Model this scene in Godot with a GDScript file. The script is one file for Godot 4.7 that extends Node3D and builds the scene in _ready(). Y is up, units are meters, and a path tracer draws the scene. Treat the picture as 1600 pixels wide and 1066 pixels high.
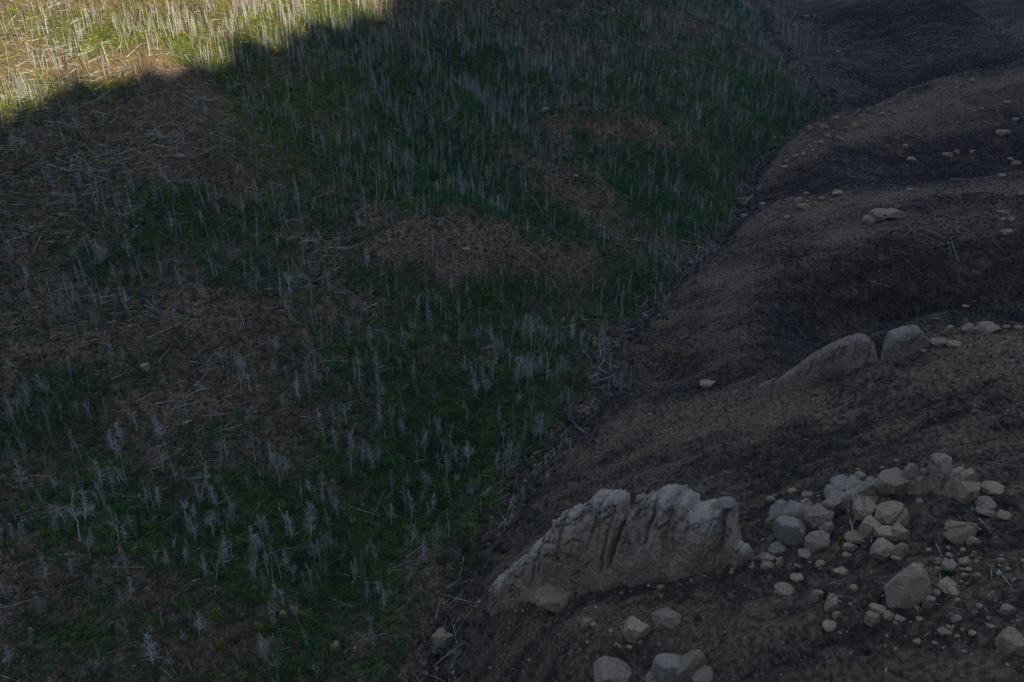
extends Node3D
# A burned mountain valley seen from the air: camera, light and haze first, then the land, then
# outcrops, boulders, dead trees, fallen logs and the ground cover.
# Heights are worked out in a frame with the camera at the origin: x right, y up, f ahead (z = -f).

const LENS := 1244.0
const TILT := 27.0
const EYE := 160.0

var c27 := cos(deg_to_rad(TILT))
var s27 := sin(deg_to_rad(TILT))
var rng := RandomNumberGenerator.new()
var counts := {}

# places in the land that fix its shape: where they lie in the view and how far along the view axis
const SEEN := [
Vector3(0,1066,178),Vector3(0,800,215),Vector3(0,650,240),Vector3(0,533,265),Vector3(0,400,290),Vector3(0,250,320),Vector3(0,100,352),Vector3(0,-50,390),
Vector3(200,933,200),Vector3(200,300,322),Vector3(200,150,350),Vector3(200,0,385),Vector3(400,1066,184),Vector3(400,800,225),Vector3(400,600,262),Vector3(400,400,305),
Vector3(400,200,352),Vector3(400,100,375),Vector3(400,0,405),Vector3(560,310,338),Vector3(560,150,392),Vector3(560,0,430),Vector3(640,350,325),Vector3(650,900,212),
Vector3(600,700,246),Vector3(600,500,288),Vector3(600,1066,186),Vector3(800,600,272),Vector3(800,450,310),Vector3(800,300,355),Vector3(800,150,420),Vector3(800,0,500),
Vector3(860,260,370),Vector3(940,320,362),Vector3(900,480,318),Vector3(860,640,264),Vector3(1000,400,345),Vector3(1000,250,405),Vector3(1000,120,470),Vector3(1000,0,550),
Vector3(1100,250,418),Vector3(1150,200,448),Vector3(1200,150,495),Vector3(1100,50,560),Vector3(1200,100,540),Vector3(1280,165,520),Vector3(680,1066,190),Vector3(720,900,215),
Vector3(800,770,240),Vector3(880,680,258),Vector3(935,610,275),Vector3(950,540,300),Vector3(1010,480,325),Vector3(1090,395,365),Vector3(1155,335,400),Vector3(1168,285,432),
Vector3(1240,200,490),Vector3(1300,165,530),Vector3(1225,95,600),Vector3(1190,30,680),Vector3(1400,80,620),Vector3(1590,60,600),Vector3(1400,0,690),Vector3(1590,0,660),
Vector3(1250,0,740),Vector3(1300,100,600),Vector3(1500,95,570),Vector3(1600,105,470),Vector3(1450,140,470),Vector3(1300,195,455),Vector3(1210,240,435),Vector3(1400,250,428),
Vector3(1590,200,432),Vector3(1250,285,412),Vector3(1500,278,420),Vector3(1595,258,421),Vector3(1600,272,345),Vector3(1450,292,350),Vector3(1350,300,355),Vector3(1260,308,365),
Vector3(1190,325,385),Vector3(1600,350,304),Vector3(1400,400,298),Vector3(1200,400,320),Vector3(1600,495,284),Vector3(1300,510,293),Vector3(1100,500,300),Vector3(1000,590,285),
Vector3(1450,500,290),Vector3(1600,510,200),Vector3(1450,520,205),Vector3(1300,560,212),Vector3(1180,605,225),Vector3(1050,635,240),Vector3(960,648,258),Vector3(1600,600,165),
Vector3(1400,650,175),Vector3(1200,700,190),Vector3(1000,750,212),Vector3(900,800,218),Vector3(1600,680,152),Vector3(1400,720,158),Vector3(1200,760,172),Vector3(1000,780,205),
Vector3(850,850,206),Vector3(1600,730,135),Vector3(1450,760,138),Vector3(1300,820,142),Vector3(1180,870,147),Vector3(980,915,158),Vector3(790,950,180),Vector3(1600,1066,98),
Vector3(1400,1000,110),Vector3(1200,1000,120),Vector3(1000,1066,132),Vector3(800,1066,165),Vector3(1400,900,122),Vector3(1600,880,112),Vector3(900,980,150),
Vector3(1450,335,318),Vector3(1300,345,333),Vector3(1600,310,322),
]
# land that lies out of view: behind the spurs, under and behind the camera
const UNSEEN := [
Vector3(270,-103,545),Vector3(330,-90,560),Vector3(235,-122,405),Vector3(300,-112,400),
Vector3(140,-125,262),Vector3(190,-122,255),Vector3(90,-122,250),Vector3(230,-115,250),
Vector3(-280,-160,60),Vector3(-140,-168,70),Vector3(-30,-178,60),Vector3(20,-130,45),Vector3(70,-88,20),Vector3(0,-80,0),Vector3(60,-70,0),
Vector3(-350,40,520),Vector3(-250,70,640),Vector3(-100,60,640),Vector3(60,30,760),Vector3(-420,-40,330),Vector3(-400,-130,150),Vector3(0,110,900),Vector3(-200,140,860),Vector3(250,10,900),Vector3(420,-20,820),Vector3(500,40,950),
Vector3(420,-60,480),Vector3(420,-70,340),Vector3(380,-72,560),Vector3(300,-70,180),Vector3(200,-72,90),Vector3(420,-35,180),Vector3(420,-50,60),
Vector3(-400,-60,-150),Vector3(-250,-35,-150),Vector3(-100,6,-150),Vector3(129,71,-150),Vector3(260,106,-150),Vector3(382,154,-150),Vector3(520,215,-150),Vector3(800,262,-120),
Vector3(-300,-110,-400),Vector3(0,-60,-400),Vector3(300,40,-400),Vector3(700,130,-400),Vector3(520,235,-60),Vector3(250,20,-60),Vector3(500,60,0),Vector3(800,90,150),Vector3(150,-10,-60),Vector3(-150,-80,-50),Vector3(-400,-110,0),
]
const CREEK := [Vector3(680,1066,190),Vector3(720,900,215),Vector3(800,770,240),Vector3(880,680,258),Vector3(935,610,275),Vector3(950,540,300),Vector3(1010,480,325),Vector3(1090,395,365),Vector3(1155,335,400),Vector3(1168,285,432),Vector3(1240,200,490),Vector3(1300,165,530),Vector3(1225,95,600),Vector3(1190,30,680)]


func _ready():
	rng.seed = 20240
	set_stage()
	shape_land()
	make_materials()
	build_hillside()
	build_outcrops()
	build_boulders()
	build_dead_trees()
	build_logs()
	build_cover()


func set_stage():
	var cam := Camera3D.new()
	cam.name = "camera"
	cam.position = Vector3(0, EYE, 0)
	cam.rotation_degrees = Vector3(-TILT, 0, 0)
	cam.fov = rad_to_deg(2.0 * atan(533.0 / LENS))
	cam.near = 1.0
	cam.far = 6000.0
	add_child(cam)
	cam.current = true
	var sky := ProceduralSkyMaterial.new()
	sky.sky_top_color = Color(0.78, 0.89, 1.0)
	sky.sky_horizon_color = Color(0.62, 0.71, 0.88)
	sky.sky_curve = 0.2
	sky.ground_bottom_color = Color(0.16, 0.15, 0.14)
	sky.ground_horizon_color = Color(0.5, 0.52, 0.55)
	sky.sun_angle_max = 45.0
	sky.sun_curve = 0.4
	var env := Environment.new()
	env.background_mode = Environment.BG_SKY
	env.sky = Sky.new()
	env.sky.sky_material = sky
	env.background_energy_multiplier = SKYE
	env.tonemap_mode = Environment.TONE_MAPPER_LINEAR
	env.tonemap_exposure = EXPO
	env.sdfgi_enabled = true
	env.ssao_enabled = true
	env.ssil_enabled = true
	if FOG > 0.0:
		env.fog_enabled = true
		env.fog_density = FOG
		env.fog_light_color = Color(0.42, 0.6, 1.0)
	var around := WorldEnvironment.new()
	around.name = "world_environment"
	around.environment = env
	add_child(around)
	var sun := DirectionalLight3D.new()
	sun.name = "sun"
	sun.light_energy = SUNE
	sun.light_color = Color(1.0, 0.93, 0.78)
	sun.light_angular_distance = 0.8
	sun.shadow_enabled = true
	var az := deg_to_rad(35.0)
	var el := deg_to_rad(14.0)
	var towards := Vector3(sin(az) * cos(el), sin(el), cos(az) * cos(el))
	sun.look_at_from_position(Vector3.ZERO, -towards, Vector3.UP)
	add_child(sun)

const SKYE := 0.245
const EXPO := 2.8
const SUNE := 1.6
const FOG := 0.00005

# ---------------------------------------------------------------- views and places

func sight(px: float, py: float) -> Vector3:       # (x, y, f) per metre along the view axis
	var u := (px - 800.0) / LENS
	var v := (533.0 - py) / LENS
	return Vector3(u, v * c27 - s27, c27 + v * s27)

func in_view(p: Vector3) -> Vector3:               # world place -> pixel and depth
	var y := p.y - EYE
	var f := -p.z
	var w := f * c27 - y * s27
	return Vector3(800.0 + LENS * p.x / w, 533.0 - LENS * (y * c27 + f * s27) / w, w)

func at(px: float, py: float) -> Vector3:          # where a line of sight meets the land
	var d := sight(px, py)
	var t := 70.0
	for i in 400:
		var gap := d.y * t - height(d.x * t, d.z * t)
		if gap < 0.05:
			break
		t += clampf(gap * 0.45, 0.05, 12.0)
		if t > 1000.0:
			break
	return Vector3(d.x * t, height(d.x * t, d.z * t) + EYE, -d.z * t)

# ---------------------------------------------------------------- the land

const BX0 := -430.0
const BF0 := -520.0
const BSTEP := 8.0
const BNX := 168
const BNF := 194
var base_grid := PackedFloat32Array()
const MX0 := -330.0
const MF0 := 20.0
const MSTEP := 4.0
const MNX := 200
const MNF := 206
var m_creek := PackedFloat32Array()    # distance to the creek, left side positive
var m_creek_y := PackedFloat32Array()
var m_green := PackedFloat32Array()
var m_bare := PackedFloat32Array()
var m_dry_light := PackedFloat32Array()  # dry grass zones, with the lighter skylit crests painted in
var m_rough := PackedFloat32Array()
var m_brush_shade := PackedFloat32Array()  # brush zones, with the shade of the hollows painted in
var m_red := PackedFloat32Array()
var m_wood := PackedFloat32Array()     # how thick the dead trees stand
var m_fall := PackedFloat32Array()     # how thick the logs lie
var xa := PackedFloat32Array()
var fa := PackedFloat32Array()
var fine := PackedFloat32Array()
var n1 := FastNoiseLite.new()
var n2 := FastNoiseLite.new()
var n3 := FastNoiseLite.new()

func noise(seed_: int, wave: float, octaves: int) -> FastNoiseLite:
	var n := FastNoiseLite.new()
	n.seed = seed_
	n.noise_type = FastNoiseLite.TYPE_SIMPLEX_SMOOTH
	n.frequency = 1.0 / wave
	n.fractal_octaves = octaves
	return n

func shape_land():
	n1 = noise(3, 55.0, 4)
	n2 = noise(7, 14.0, 3)
	n3 = noise(11, 3.2, 2)
	var pts := PackedVector3Array()
	for s in SEEN:
		pts.append(sight(s.x, s.y) * s.z)
	for s in UNSEEN:
		pts.append(s)
	var n := pts.size()
	var px := PackedFloat64Array()
	var pf := PackedFloat64Array()
	for p in pts:
		px.append(p.x / 100.0)
		pf.append(p.z / 100.0)
	# thin plate through those places: rows of a linear system, solved by elimination
	var rows := []
	var m := n + 3
	for i in m:
		var r := PackedFloat64Array()
		r.resize(m + 1)
		if i < n:
			for j in n:
				var r2 := (px[i] - px[j]) ** 2 + (pf[i] - pf[j]) ** 2
				r[j] = 0.5 * r2 * log(r2 + 1e-9) + (0.0015 if i == j else 0.0)
			r[n] = 1.0
			r[n + 1] = px[i]
			r[n + 2] = pf[i]
			r[m] = pts[i].y
		else:
			for j in n:
				r[j] = 1.0 if i == n else (px[j] if i == n + 1 else pf[j])
		rows.append(r)
	for k in m:
		var best := k
		for i in range(k + 1, m):
			if absf(rows[i][k]) > absf(rows[best][k]):
				best = i
		var top: PackedFloat64Array = rows[best]
		rows[best] = rows[k]
		rows[k] = top
		for i in range(k + 1, m):
			var r: PackedFloat64Array = rows[i]
			var q := r[k] / top[k]
			if q != 0.0:
				for j in range(k, m + 1):
					r[j] -= q * top[j]
				rows[i] = r
	var w := PackedFloat64Array()
	w.resize(m)
	for k in range(m - 1, -1, -1):
		var r: PackedFloat64Array = rows[k]
		var v := r[m]
		for j in range(k + 1, m):
			v -= r[j] * w[j]
		w[k] = v / r[k]
	base_grid.resize(BNX * BNF)
	for j in BNF:
		var f := (BF0 + j * BSTEP) / 100.0
		for i in BNX:
			var x := (BX0 + i * BSTEP) / 100.0
			var h := w[n] + w[n + 1] * x + w[n + 2] * f
			for k in n:
				var r2 := (x - px[k]) * (x - px[k]) + (f - pf[k]) * (f - pf[k])
				h += w[k] * 0.5 * r2 * log(r2 + 1e-9)
			base_grid[j * BNX + i] = h
	# crests and gullies that run down the slopes
	for l in [
		[8.0, 18.0, 270,100, 330,150, 380,190, 470,250, 560,310, 640,345, 760,362],
		[-10.0, 17.0, 330,110, 410,200, 500,260, 590,310],
		[-9.0, 17.0, 560,60, 640,140, 700,220, 780,290, 860,345],
		[8.0, 18.0, 640,100, 740,200, 850,250, 940,325, 985,385],
		[-10.0, 14.0, 700,90, 800,160, 850,215, 930,292, 1000,360],
		[6.0, 18.0, 1060,30, 1230,110, 1300,160],
		[-8.0, 20.0, 440,1060, 540,900, 640,770, 740,690],
		[-7.0, 18.0, 60,700, 160,610, 300,560],
		[6.0, 11.0, 1170,345, 1260,308, 1350,300, 1450,292, 1600,272],
		[5.5, 12.0, 1175,285, 1210,240, 1300,195, 1450,140, 1600,105],
		[4.5, 11.0, 960,648, 1050,635, 1180,605, 1300,560, 1450,520, 1600,510],
		[-5.0, 12.0, 1000,585, 1150,575, 1300,525, 1450,495, 1600,488],
		[-6.0, 13.0, 1205,303, 1300,284, 1450,272, 1600,250],
		[-5.0, 13.0, 1330,160, 1450,118, 1600,85],
		[1.6, 10.0, 1180,870, 1300,820, 1450,760, 1600,730],
		[5.0, 18.0, 0,560, 150,540, 300,500, 440,500],
		[-5.0, 16.0, 0,440, 150,430, 330,370],
		[5.0, 18.0, 150,900, 300,930, 420,1000],
		[6.0, 16.0, 620,390, 720,420, 830,420, 900,400],
		[-6.0, 16.0, 560,430, 690,480, 800,470, 920,440],
		[5.0, 18.0, 1000,200, 1060,240, 1110,270],
	]:
		var path := PackedVector2Array()
		for k in range(2, l.size(), 2):
			var p := at(l[k], l[k + 1])
			path.append(Vector2(p.x, -p.z))
		along(path, l[1], func(i, j, d): base_grid[j * BNX + i] += l[0] * exp(-(d / l[1]) ** 2))
	masks()
	axes()

func along(path: PackedVector2Array, wide: float, what: Callable):
	var lo := path[0]
	var hi := path[0]
	for p in path:
		lo = lo.min(p)
		hi = hi.max(p)
	for j in range(maxi(0, int((lo.y - 3 * wide - BF0) / BSTEP)), mini(BNF, int((hi.y + 3 * wide - BF0) / BSTEP) + 1)):
		for i in range(maxi(0, int((lo.x - 3 * wide - BX0) / BSTEP)), mini(BNX, int((hi.x + 3 * wide - BX0) / BSTEP) + 1)):
			var p := Vector2(BX0 + i * BSTEP, BF0 + j * BSTEP)
			var d := 1e9
			for k in path.size() - 1:
				d = minf(d, p.distance_to(Geometry2D.get_closest_point_to_segment(p, path[k], path[k + 1])))
			if d < 3 * wide:
				what.call(i, j, d)

func cubic(a: float, b: float, c: float, d: float, t: float) -> float:
	return b + 0.5 * t * (c - a + t * (2.0 * a - 5.0 * b + 4.0 * c - d + t * (3.0 * (b - c) + d - a)))

func base(x: float, f: float) -> float:
	var gx := clampf((x - BX0) / BSTEP, 1.0, BNX - 3.001)
	var gf := clampf((f - BF0) / BSTEP, 1.0, BNF - 3.001)
	var i := int(gx)
	var j := int(gf)
	var t := gx - i
	var q := (j - 1) * BNX + i
	var a := cubic(base_grid[q - 1], base_grid[q], base_grid[q + 1], base_grid[q + 2], t)
	q += BNX
	var b := cubic(base_grid[q - 1], base_grid[q], base_grid[q + 1], base_grid[q + 2], t)
	q += BNX
	var c := cubic(base_grid[q - 1], base_grid[q], base_grid[q + 1], base_grid[q + 2], t)
	q += BNX
	var d := cubic(base_grid[q - 1], base_grid[q], base_grid[q + 1], base_grid[q + 2], t)
	return cubic(a, b, c, d, gf - j)

func height(x: float, f: float) -> float:
	if fine.is_empty():
		return base(x, f)
	var i := clampi(xa.bsearch(x) - 1, 0, xa.size() - 2)
	var j := clampi(fa.bsearch(f) - 1, 0, fa.size() - 2)
	var a := clampf((x - xa[i]) / (xa[i + 1] - xa[i]), 0.0, 1.0)
	var b := clampf((f - fa[j]) / (fa[j + 1] - fa[j]), 0.0, 1.0)
	var q := j * xa.size() + i
	return lerpf(lerpf(fine[q], fine[q + 1], a), lerpf(fine[q + xa.size()], fine[q + xa.size() + 1], a), b)

func ground(x: float, f: float) -> Vector3:
	return Vector3(x, height(x, f) + EYE, -f)

func mask(field: PackedFloat32Array, x: float, f: float) -> float:
	var gx := clampf((x - MX0) / MSTEP, 0.0, MNX - 1.001)
	var gf := clampf((f - MF0) / MSTEP, 0.0, MNF - 1.001)
	var i := int(gx)
	var j := int(gf)
	var a := gx - i
	var q := j * MNX + i
	return lerpf(lerpf(field[q], field[q + 1], a), lerpf(field[q + MNX], field[q + MNX + 1], a), gf - j)

func blobs(field: PackedFloat32Array, list: Array, power := 1.0):    # px, py, half width, half height, strength
	for b in list:
		var o := at(b[0], b[1])
		var u := at(b[0] + b[2], b[1]) - o
		var v := at(b[0], b[1] + b[3]) - o
		var ua := Vector2(u.x, -u.z).limit_length(80.0)
		var va := Vector2(v.x, -v.z).limit_length(80.0)
		if absf(ua.cross(va)) < 1.0:
			continue
		var turn := Transform2D(ua, va, Vector2(o.x, -o.z)).affine_inverse()
		var reach := (ua.length() + va.length()) * 1.7
		for j in range(maxi(0, int((-o.z - reach - MF0) / MSTEP)), mini(MNF, int((-o.z + reach - MF0) / MSTEP) + 1)):
			for i in range(maxi(0, int((o.x - reach - MX0) / MSTEP)), mini(MNX, int((o.x + reach - MX0) / MSTEP) + 1)):
				var p := turn * Vector2(MX0 + i * MSTEP, MF0 + j * MSTEP)
				var e: float = exp(-p.length_squared() * 1.2) * b[4]
				field[j * MNX + i] += e

func stripes(field: PackedFloat32Array, list: Array):      # strength, half width in metres, then a path in the view
	for l in list:
		var path := PackedVector2Array()
		for k in range(2, l.size(), 2):
			var p := at(l[k], l[k + 1])
			path.append(Vector2(p.x, -p.z))
		for k in path.size() - 1:
			var lo: Vector2 = path[k].min(path[k + 1]) - Vector2.ONE * l[1] * 2.5
			var hi: Vector2 = path[k].max(path[k + 1]) + Vector2.ONE * l[1] * 2.5
			for j in range(maxi(0, int((lo.y - MF0) / MSTEP)), mini(MNF, int((hi.y - MF0) / MSTEP) + 1)):
				for i in range(maxi(0, int((lo.x - MX0) / MSTEP)), mini(MNX, int((hi.x - MX0) / MSTEP) + 1)):
					var p := Vector2(MX0 + i * MSTEP, MF0 + j * MSTEP)
					var d := p.distance_to(Geometry2D.get_closest_point_to_segment(p, path[k], path[k + 1])) / float(l[1])
					field[j * MNX + i] = maxf(field[j * MNX + i], l[0] * exp(-d * d))

func masks():
	for field in [m_creek, m_creek_y, m_green, m_bare, m_red, m_wood, m_fall, m_rough, m_brush_shade, m_dry_light]:
		field.resize(MNX * MNF)
	var bed := PackedVector3Array([Vector3(-30, -172, 40)])
	var low := -172.0
	for s in CREEK:
		var p: Vector3 = sight(s.x, s.y) * s.z
		low = maxf(low + 0.5, p.y)
		bed.append(Vector3(p.x, minf(low, p.y + 2.0), p.z))
	bed.append(Vector3(230, -40, 900))
	for j in MNF:
		for i in MNX:
			var p := Vector2(MX0 + i * MSTEP, MF0 + j * MSTEP)
			var best := 1e9
			for k in bed.size() - 1:
				var a := Vector2(bed[k].x, bed[k].z)
				var b := Vector2(bed[k + 1].x, bed[k + 1].z)
				var q := Geometry2D.get_closest_point_to_segment(p, a, b)
				var d := p.distance_to(q)
				if d < best:
					best = d
					m_creek[j * MNX + i] = d if (b - a).cross(p - a) > 0.0 else -d
					m_creek_y[j * MNX + i] = lerpf(bed[k].y, bed[k + 1].y, a.distance_to(q) / a.distance_to(b))
	blobs(m_green, [
		[560,850,120,90,1.0],[700,770,100,80,1.1],[800,685,90,50,1.1],[450,900,120,50,.6],[640,680,110,90,.7],[400,780,90,50,.7],[300,830,130,50,.8],[150,800,100,70,.6],[130,990,70,40,.7],[60,650,70,50,.8],[130,590,60,40,.8],[160,740,50,30,.7],[650,960,60,60,.4],[560,960,90,40,.4],[350,910,90,40,.6],
		[730,490,130,50,.8],[600,440,90,40,.8],[850,570,80,70,.9],[560,570,90,60,.5],[740,620,90,60,.9],[1040,440,60,60,.8],[1000,430,60,40,.8],[900,350,50,18,.9],[840,440,100,30,.6],[960,480,60,30,.7],
		[420,200,60,45,1.1],[480,260,70,45,1.1],[560,250,60,60,1.1],[640,270,70,40,.9],[700,250,70,60,.9],[760,305,70,30,.7],[460,150,80,40,1.1],[560,120,70,45,1.0],[520,325,50,18,.9],
		[650,120,80,50,1.1],[730,130,70,60,1.0],[800,170,60,50,1.0],[620,200,60,40,.8],[330,350,100,40,.8],[260,310,60,30,.7],[240,380,60,30,.7],[380,420,70,40,.6],[100,420,60,30,.4],[450,330,60,25,.4],
		[1000,290,70,35,1.3],[1060,330,70,28,1.4],[1080,270,70,40,1.3],[1130,205,90,28,.8],[1220,185,90,28,1.2],[1180,145,110,25,1.1],[1110,300,50,45,1.2],[1000,130,80,40,.8],[1130,60,40,20,.8],[950,40,70,22,.9],[1170,25,40,35,1.3],[1580,12,50,25,1.2],[910,240,22,20,1.0],[1000,240,50,20,.5],[1270,165,40,20,1.0],[880,120,50,30,.6],
		[140,60,70,25,1.0],[60,30,60,20,.5],[290,65,60,30,1.0],[380,75,70,30,1.0],[470,45,80,30,1.1],[540,20,50,20,1.1],[60,140,60,20,.8],[330,95,70,20,1.0],[230,40,70,20,.8],[420,20,80,20,.9],[170,140,50,15,.5],[20,160,50,20,.9],[745,860,14,22,1.6],
	])
	stripes(m_green, [
		[1.0, 9.0, 335,105, 405,180, 455,225, 525,275, 600,312, 665,330],
		[0.9, 9.0, 560,50, 640,130, 700,210, 780,295, 860,345, 930,375],
		[0.9, 7.0, 905,205, 950,255, 1000,300, 1060,330, 1140,335],
		[0.7, 8.0, 1000,110, 1080,190, 1150,235],
		[0.8, 9.0, 430,1060, 540,905, 640,790, 720,730, 800,680, 850,640],
		[0.6, 8.0, 0,690, 90,650, 180,580, 260,520],
		[0.6, 8.0, 40,430, 180,400, 300,350, 400,340],
	])
	stripes(m_wood, [[0.9, 9.0, 335,105, 405,180, 455,225, 525,275, 600,312],[0.9, 9.0, 560,50, 640,130, 700,210, 780,295, 860,345],[0.8, 8.0, 905,205, 950,255, 1000,300, 1060,330]])
	stripes(m_bare, [
		[0.9, 8.0, 250,95, 320,140, 380,192, 450,250, 520,297, 600,335, 690,362, 800,372],
		[0.8, 7.0, 640,120, 740,212, 850,262, 925,328, 985,392],
		[0.8, 6.0, 1050,28, 1150,68, 1230,112, 1295,155],
		[0.7, 7.0, 855,190, 905,235, 960,310],
		[0.6, 6.0, 1010,195, 1075,245, 1130,275],
		[0.6, 7.0, 0,560, 140,545, 300,500, 430,505],
		[0.6, 7.0, 620,392, 720,420, 840,422, 930,405],
		[0.5, 6.0, 860,420, 930,470, 960,520],
		[0.6, 6.0, 660,880, 690,960, 660,1040],
	])
	blobs(m_bare, [
		[640,350,70,14,.5],[760,368,80,14,.6],[300,480,80,50,.8],[250,230,100,60,.7],[60,450,80,50,.5],[330,620,90,35,.9],[240,640,80,25,.7],[20,900,40,60,.8],[250,920,60,30,.6],[880,410,60,30,.5],[930,330,20,30,.6],[640,900,40,70,.6],[560,470,40,20,.4],[190,112,90,18,.5],[590,640,40,40,.4],[700,420,50,25,.5],[400,1010,150,40,.6],[950,610,20,50,.7],[620,370,120,30,.6],
	])
	stripes(m_brush_shade, [[0.95, 13.0, 1190,318, 1260,297, 1350,289, 1450,279, 1600,258],[0.95, 15.0, 965,628, 1050,612, 1180,582, 1300,535, 1450,500, 1600,488],[0.85, 14.0, 1325,160, 1450,122, 1600,88],[0.8, 30.0, 1250,15, 1400,20, 1590,10]])  # dark bands behind the crests: brush plus painted hollow shade
	stripes(m_dry_light, [[1.1, 8.0, 1180,346, 1260,323, 1350,314, 1450,306, 1600,290],[1.1, 8.0, 975,657, 1050,647, 1180,618, 1230,625],[1.0, 7.0, 1450,540, 1600,526],[1.0, 8.0, 1190,262, 1300,214, 1450,157, 1600,122]])  # pale bands along the crests: dry grass plus painted skylight
	blobs(m_dry_light, [[1450,345,170,28,1.0],[1260,335,60,22,.8],[1080,655,110,22,1.0],[1250,640,120,22,.9],[1420,590,150,28,.9],[1580,560,70,28,.9],[1450,190,120,30,.7],[1250,240,50,22,.7],[1180,345,30,16,.6],[1130,430,50,30,.6],[1300,370,120,20,.6],[1100,980,160,30,.5],[920,960,120,20,.6],[1500,690,120,20,.6],[1060,760,120,22,.4],[1180,430,80,25,.5]])
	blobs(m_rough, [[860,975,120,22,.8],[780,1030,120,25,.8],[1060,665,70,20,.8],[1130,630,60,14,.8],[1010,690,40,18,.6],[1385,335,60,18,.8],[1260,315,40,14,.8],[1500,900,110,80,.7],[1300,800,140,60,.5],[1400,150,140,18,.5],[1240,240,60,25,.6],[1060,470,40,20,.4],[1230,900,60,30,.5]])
	blobs(m_brush_shade, [[1450,470,160,40,1.0],[1250,545,150,35,1.1],[1060,570,80,25,.9],[1300,450,130,50,.6],[1500,420,100,50,.6],[1400,250,160,30,.9],[1250,290,60,18,.6],[1400,60,200,50,.7],[1350,120,60,30,.7],[1270,690,110,35,.7],[1450,640,90,30,.6],[1180,740,90,30,.6],[900,800,60,40,.5],[1010,930,150,25,.8],[1180,900,80,25,.6],[860,1020,60,30,.7],[1350,960,90,40,.7],[1540,830,70,50,.6],[1580,500,40,25,.9],[1200,800,30,25,.8],[1520,210,90,30,.5],[1560,640,50,25,.6],[1420,590,60,20,.5]])
	blobs(m_red, [[720,45,70,12,1.0],[830,115,40,15,1.0],[940,200,70,20,1.0],[1010,205,60,20,.6],[200,90,80,20,.35],[40,60,60,20,.3],[930,640,25,30,.8],[1085,160,60,20,.5],[960,590,20,50,.8],[700,960,20,40,.5],[1150,30,60,15,.5],[450,250,50,30,.4]])
	blobs(m_wood, [
		[480,40,130,45,2.4],[300,40,120,40,2.2],[100,50,100,30,1.0],[380,90,80,30,1.6],[40,150,70,40,1.3],[650,60,110,60,1.8],[560,110,90,45,1.4],[430,160,60,50,1.4],[560,230,70,80,1.4],[700,140,90,70,1.6],[800,180,70,60,1.4],[640,260,70,50,1.0],[720,270,70,50,1.0],[60,120,90,40,1.2],[130,30,110,30,.9],[900,120,110,60,1.0],[1000,60,120,40,1.0],[1030,200,90,40,.7],[1080,290,70,50,1.0],[1160,200,120,40,1.0],[1200,150,110,30,1.0],[1050,400,70,60,1.2],[1170,30,50,40,1.5],[1230,75,40,40,1.2],[1580,25,50,40,.6],
		[330,350,120,50,.8],[200,400,140,60,.6],[130,540,110,60,.7],[60,640,80,60,.6],[560,590,120,90,.6],[700,520,110,70,.5],[810,560,60,80,.7],[640,700,110,80,.6],[400,600,120,70,.4],[120,820,80,50,.5],[360,810,160,60,.4],[840,380,30,30,.2],[950,570,25,60,.7],[780,650,60,50,.7],[1000,480,30,30,.6],
	])
	blobs(m_fall, [
		[120,90,120,40,1.6],[30,120,60,60,1.2],[120,240,160,80,1.5],[260,200,120,60,1.2],[100,330,130,60,1.0],[60,30,80,30,1.0],[330,150,70,40,.7],[700,180,70,25,.7],[480,440,60,30,.5],[560,380,80,30,.4],[200,480,120,60,.4],[950,560,18,60,2.2],[1010,490,20,30,2.0],[920,640,20,20,1.5],[1090,380,30,25,1.2],[840,730,22,30,1.2],[700,1030,25,50,1.6],[20,900,40,80,.6],[1500,20,80,30,.7],[300,620,80,60,.4],[420,25,120,30,.6],[720,950,25,40,.6],
	])

func axes():
	var v := -1700.0
	while v < 1800.0:
		xa.append(v)
		v += 0.9 if v > -35.0 and v < 115.0 else (1.7 if v > -300.0 and v < 330.0 else (8.0 if v > -450.0 and v < 900.0 else 60.0))
	v = -1200.0
	while v < 2200.0:
		fa.append(v)
		v += 0.9 if v > 55.0 and v < 220.0 else (1.7 if v >= 220.0 and v < 480.0 else (2.6 if v >= 480.0 and v < 800.0 else (8.0 if v > -540.0 and v < 1040.0 else 60.0)))
	var h := PackedFloat32Array()
	h.resize(xa.size() * fa.size())
	for j in fa.size():
		var f := fa[j]
		for i in xa.size():
			var x := xa[i]
			var y := base(x, f)
			if x > -330.0 and x < 450.0 and f > 30.0 and f < 830.0:
				var d := mask(m_creek, x, f)
				if absf(d) < 40.0:
					y = lerpf(y, mask(m_creek_y, x, f) - 4.0 + 0.5 * absf(d), exp(-(d / 12.0) ** 2))
				var side := smoothstep(-6.0, 6.0, d)
				y += n1.get_noise_2d(x, f) * 2.2
				# rills run down the slopes: towards the creek on the right, towards the viewer on the left
				y += lerpf(n2.get_noise_2d(x * 0.45, f * 1.5) * 1.5 + absf(n2.get_noise_2d(x * 0.8 + 400.0, f * 2.6)) * 1.0, n2.get_noise_2d(x * 1.1, f * 0.55) * 0.8, side)
				y += n3.get_noise_2d(x, f) * 0.36
				y += clampf(mask(m_rough, x, f), 0.0, 1.0) * (absf(n3.get_noise_2d(x * 0.6 + 70.0, f * 1.2)) * 2.2 - 0.5)
			else:
				var out := maxf(maxf(BX0 - x, x - 900.0), maxf(BF0 - f, f - 1020.0))
				if f < -40.0 and f > -260.0:
					y += n2.get_noise_2d(x * 0.45, f * 0.45) * 19.0
				y += n1.get_noise_2d(x * 0.3, f * 0.3) * (4.0 + clampf(out, 0.0, 700.0) * 0.12) + clampf(out, 0.0, 700.0) * 0.10
			h[j * xa.size() + i] = y
	fine = h

# ---------------------------------------------------------------- materials

var M := {}

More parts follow.
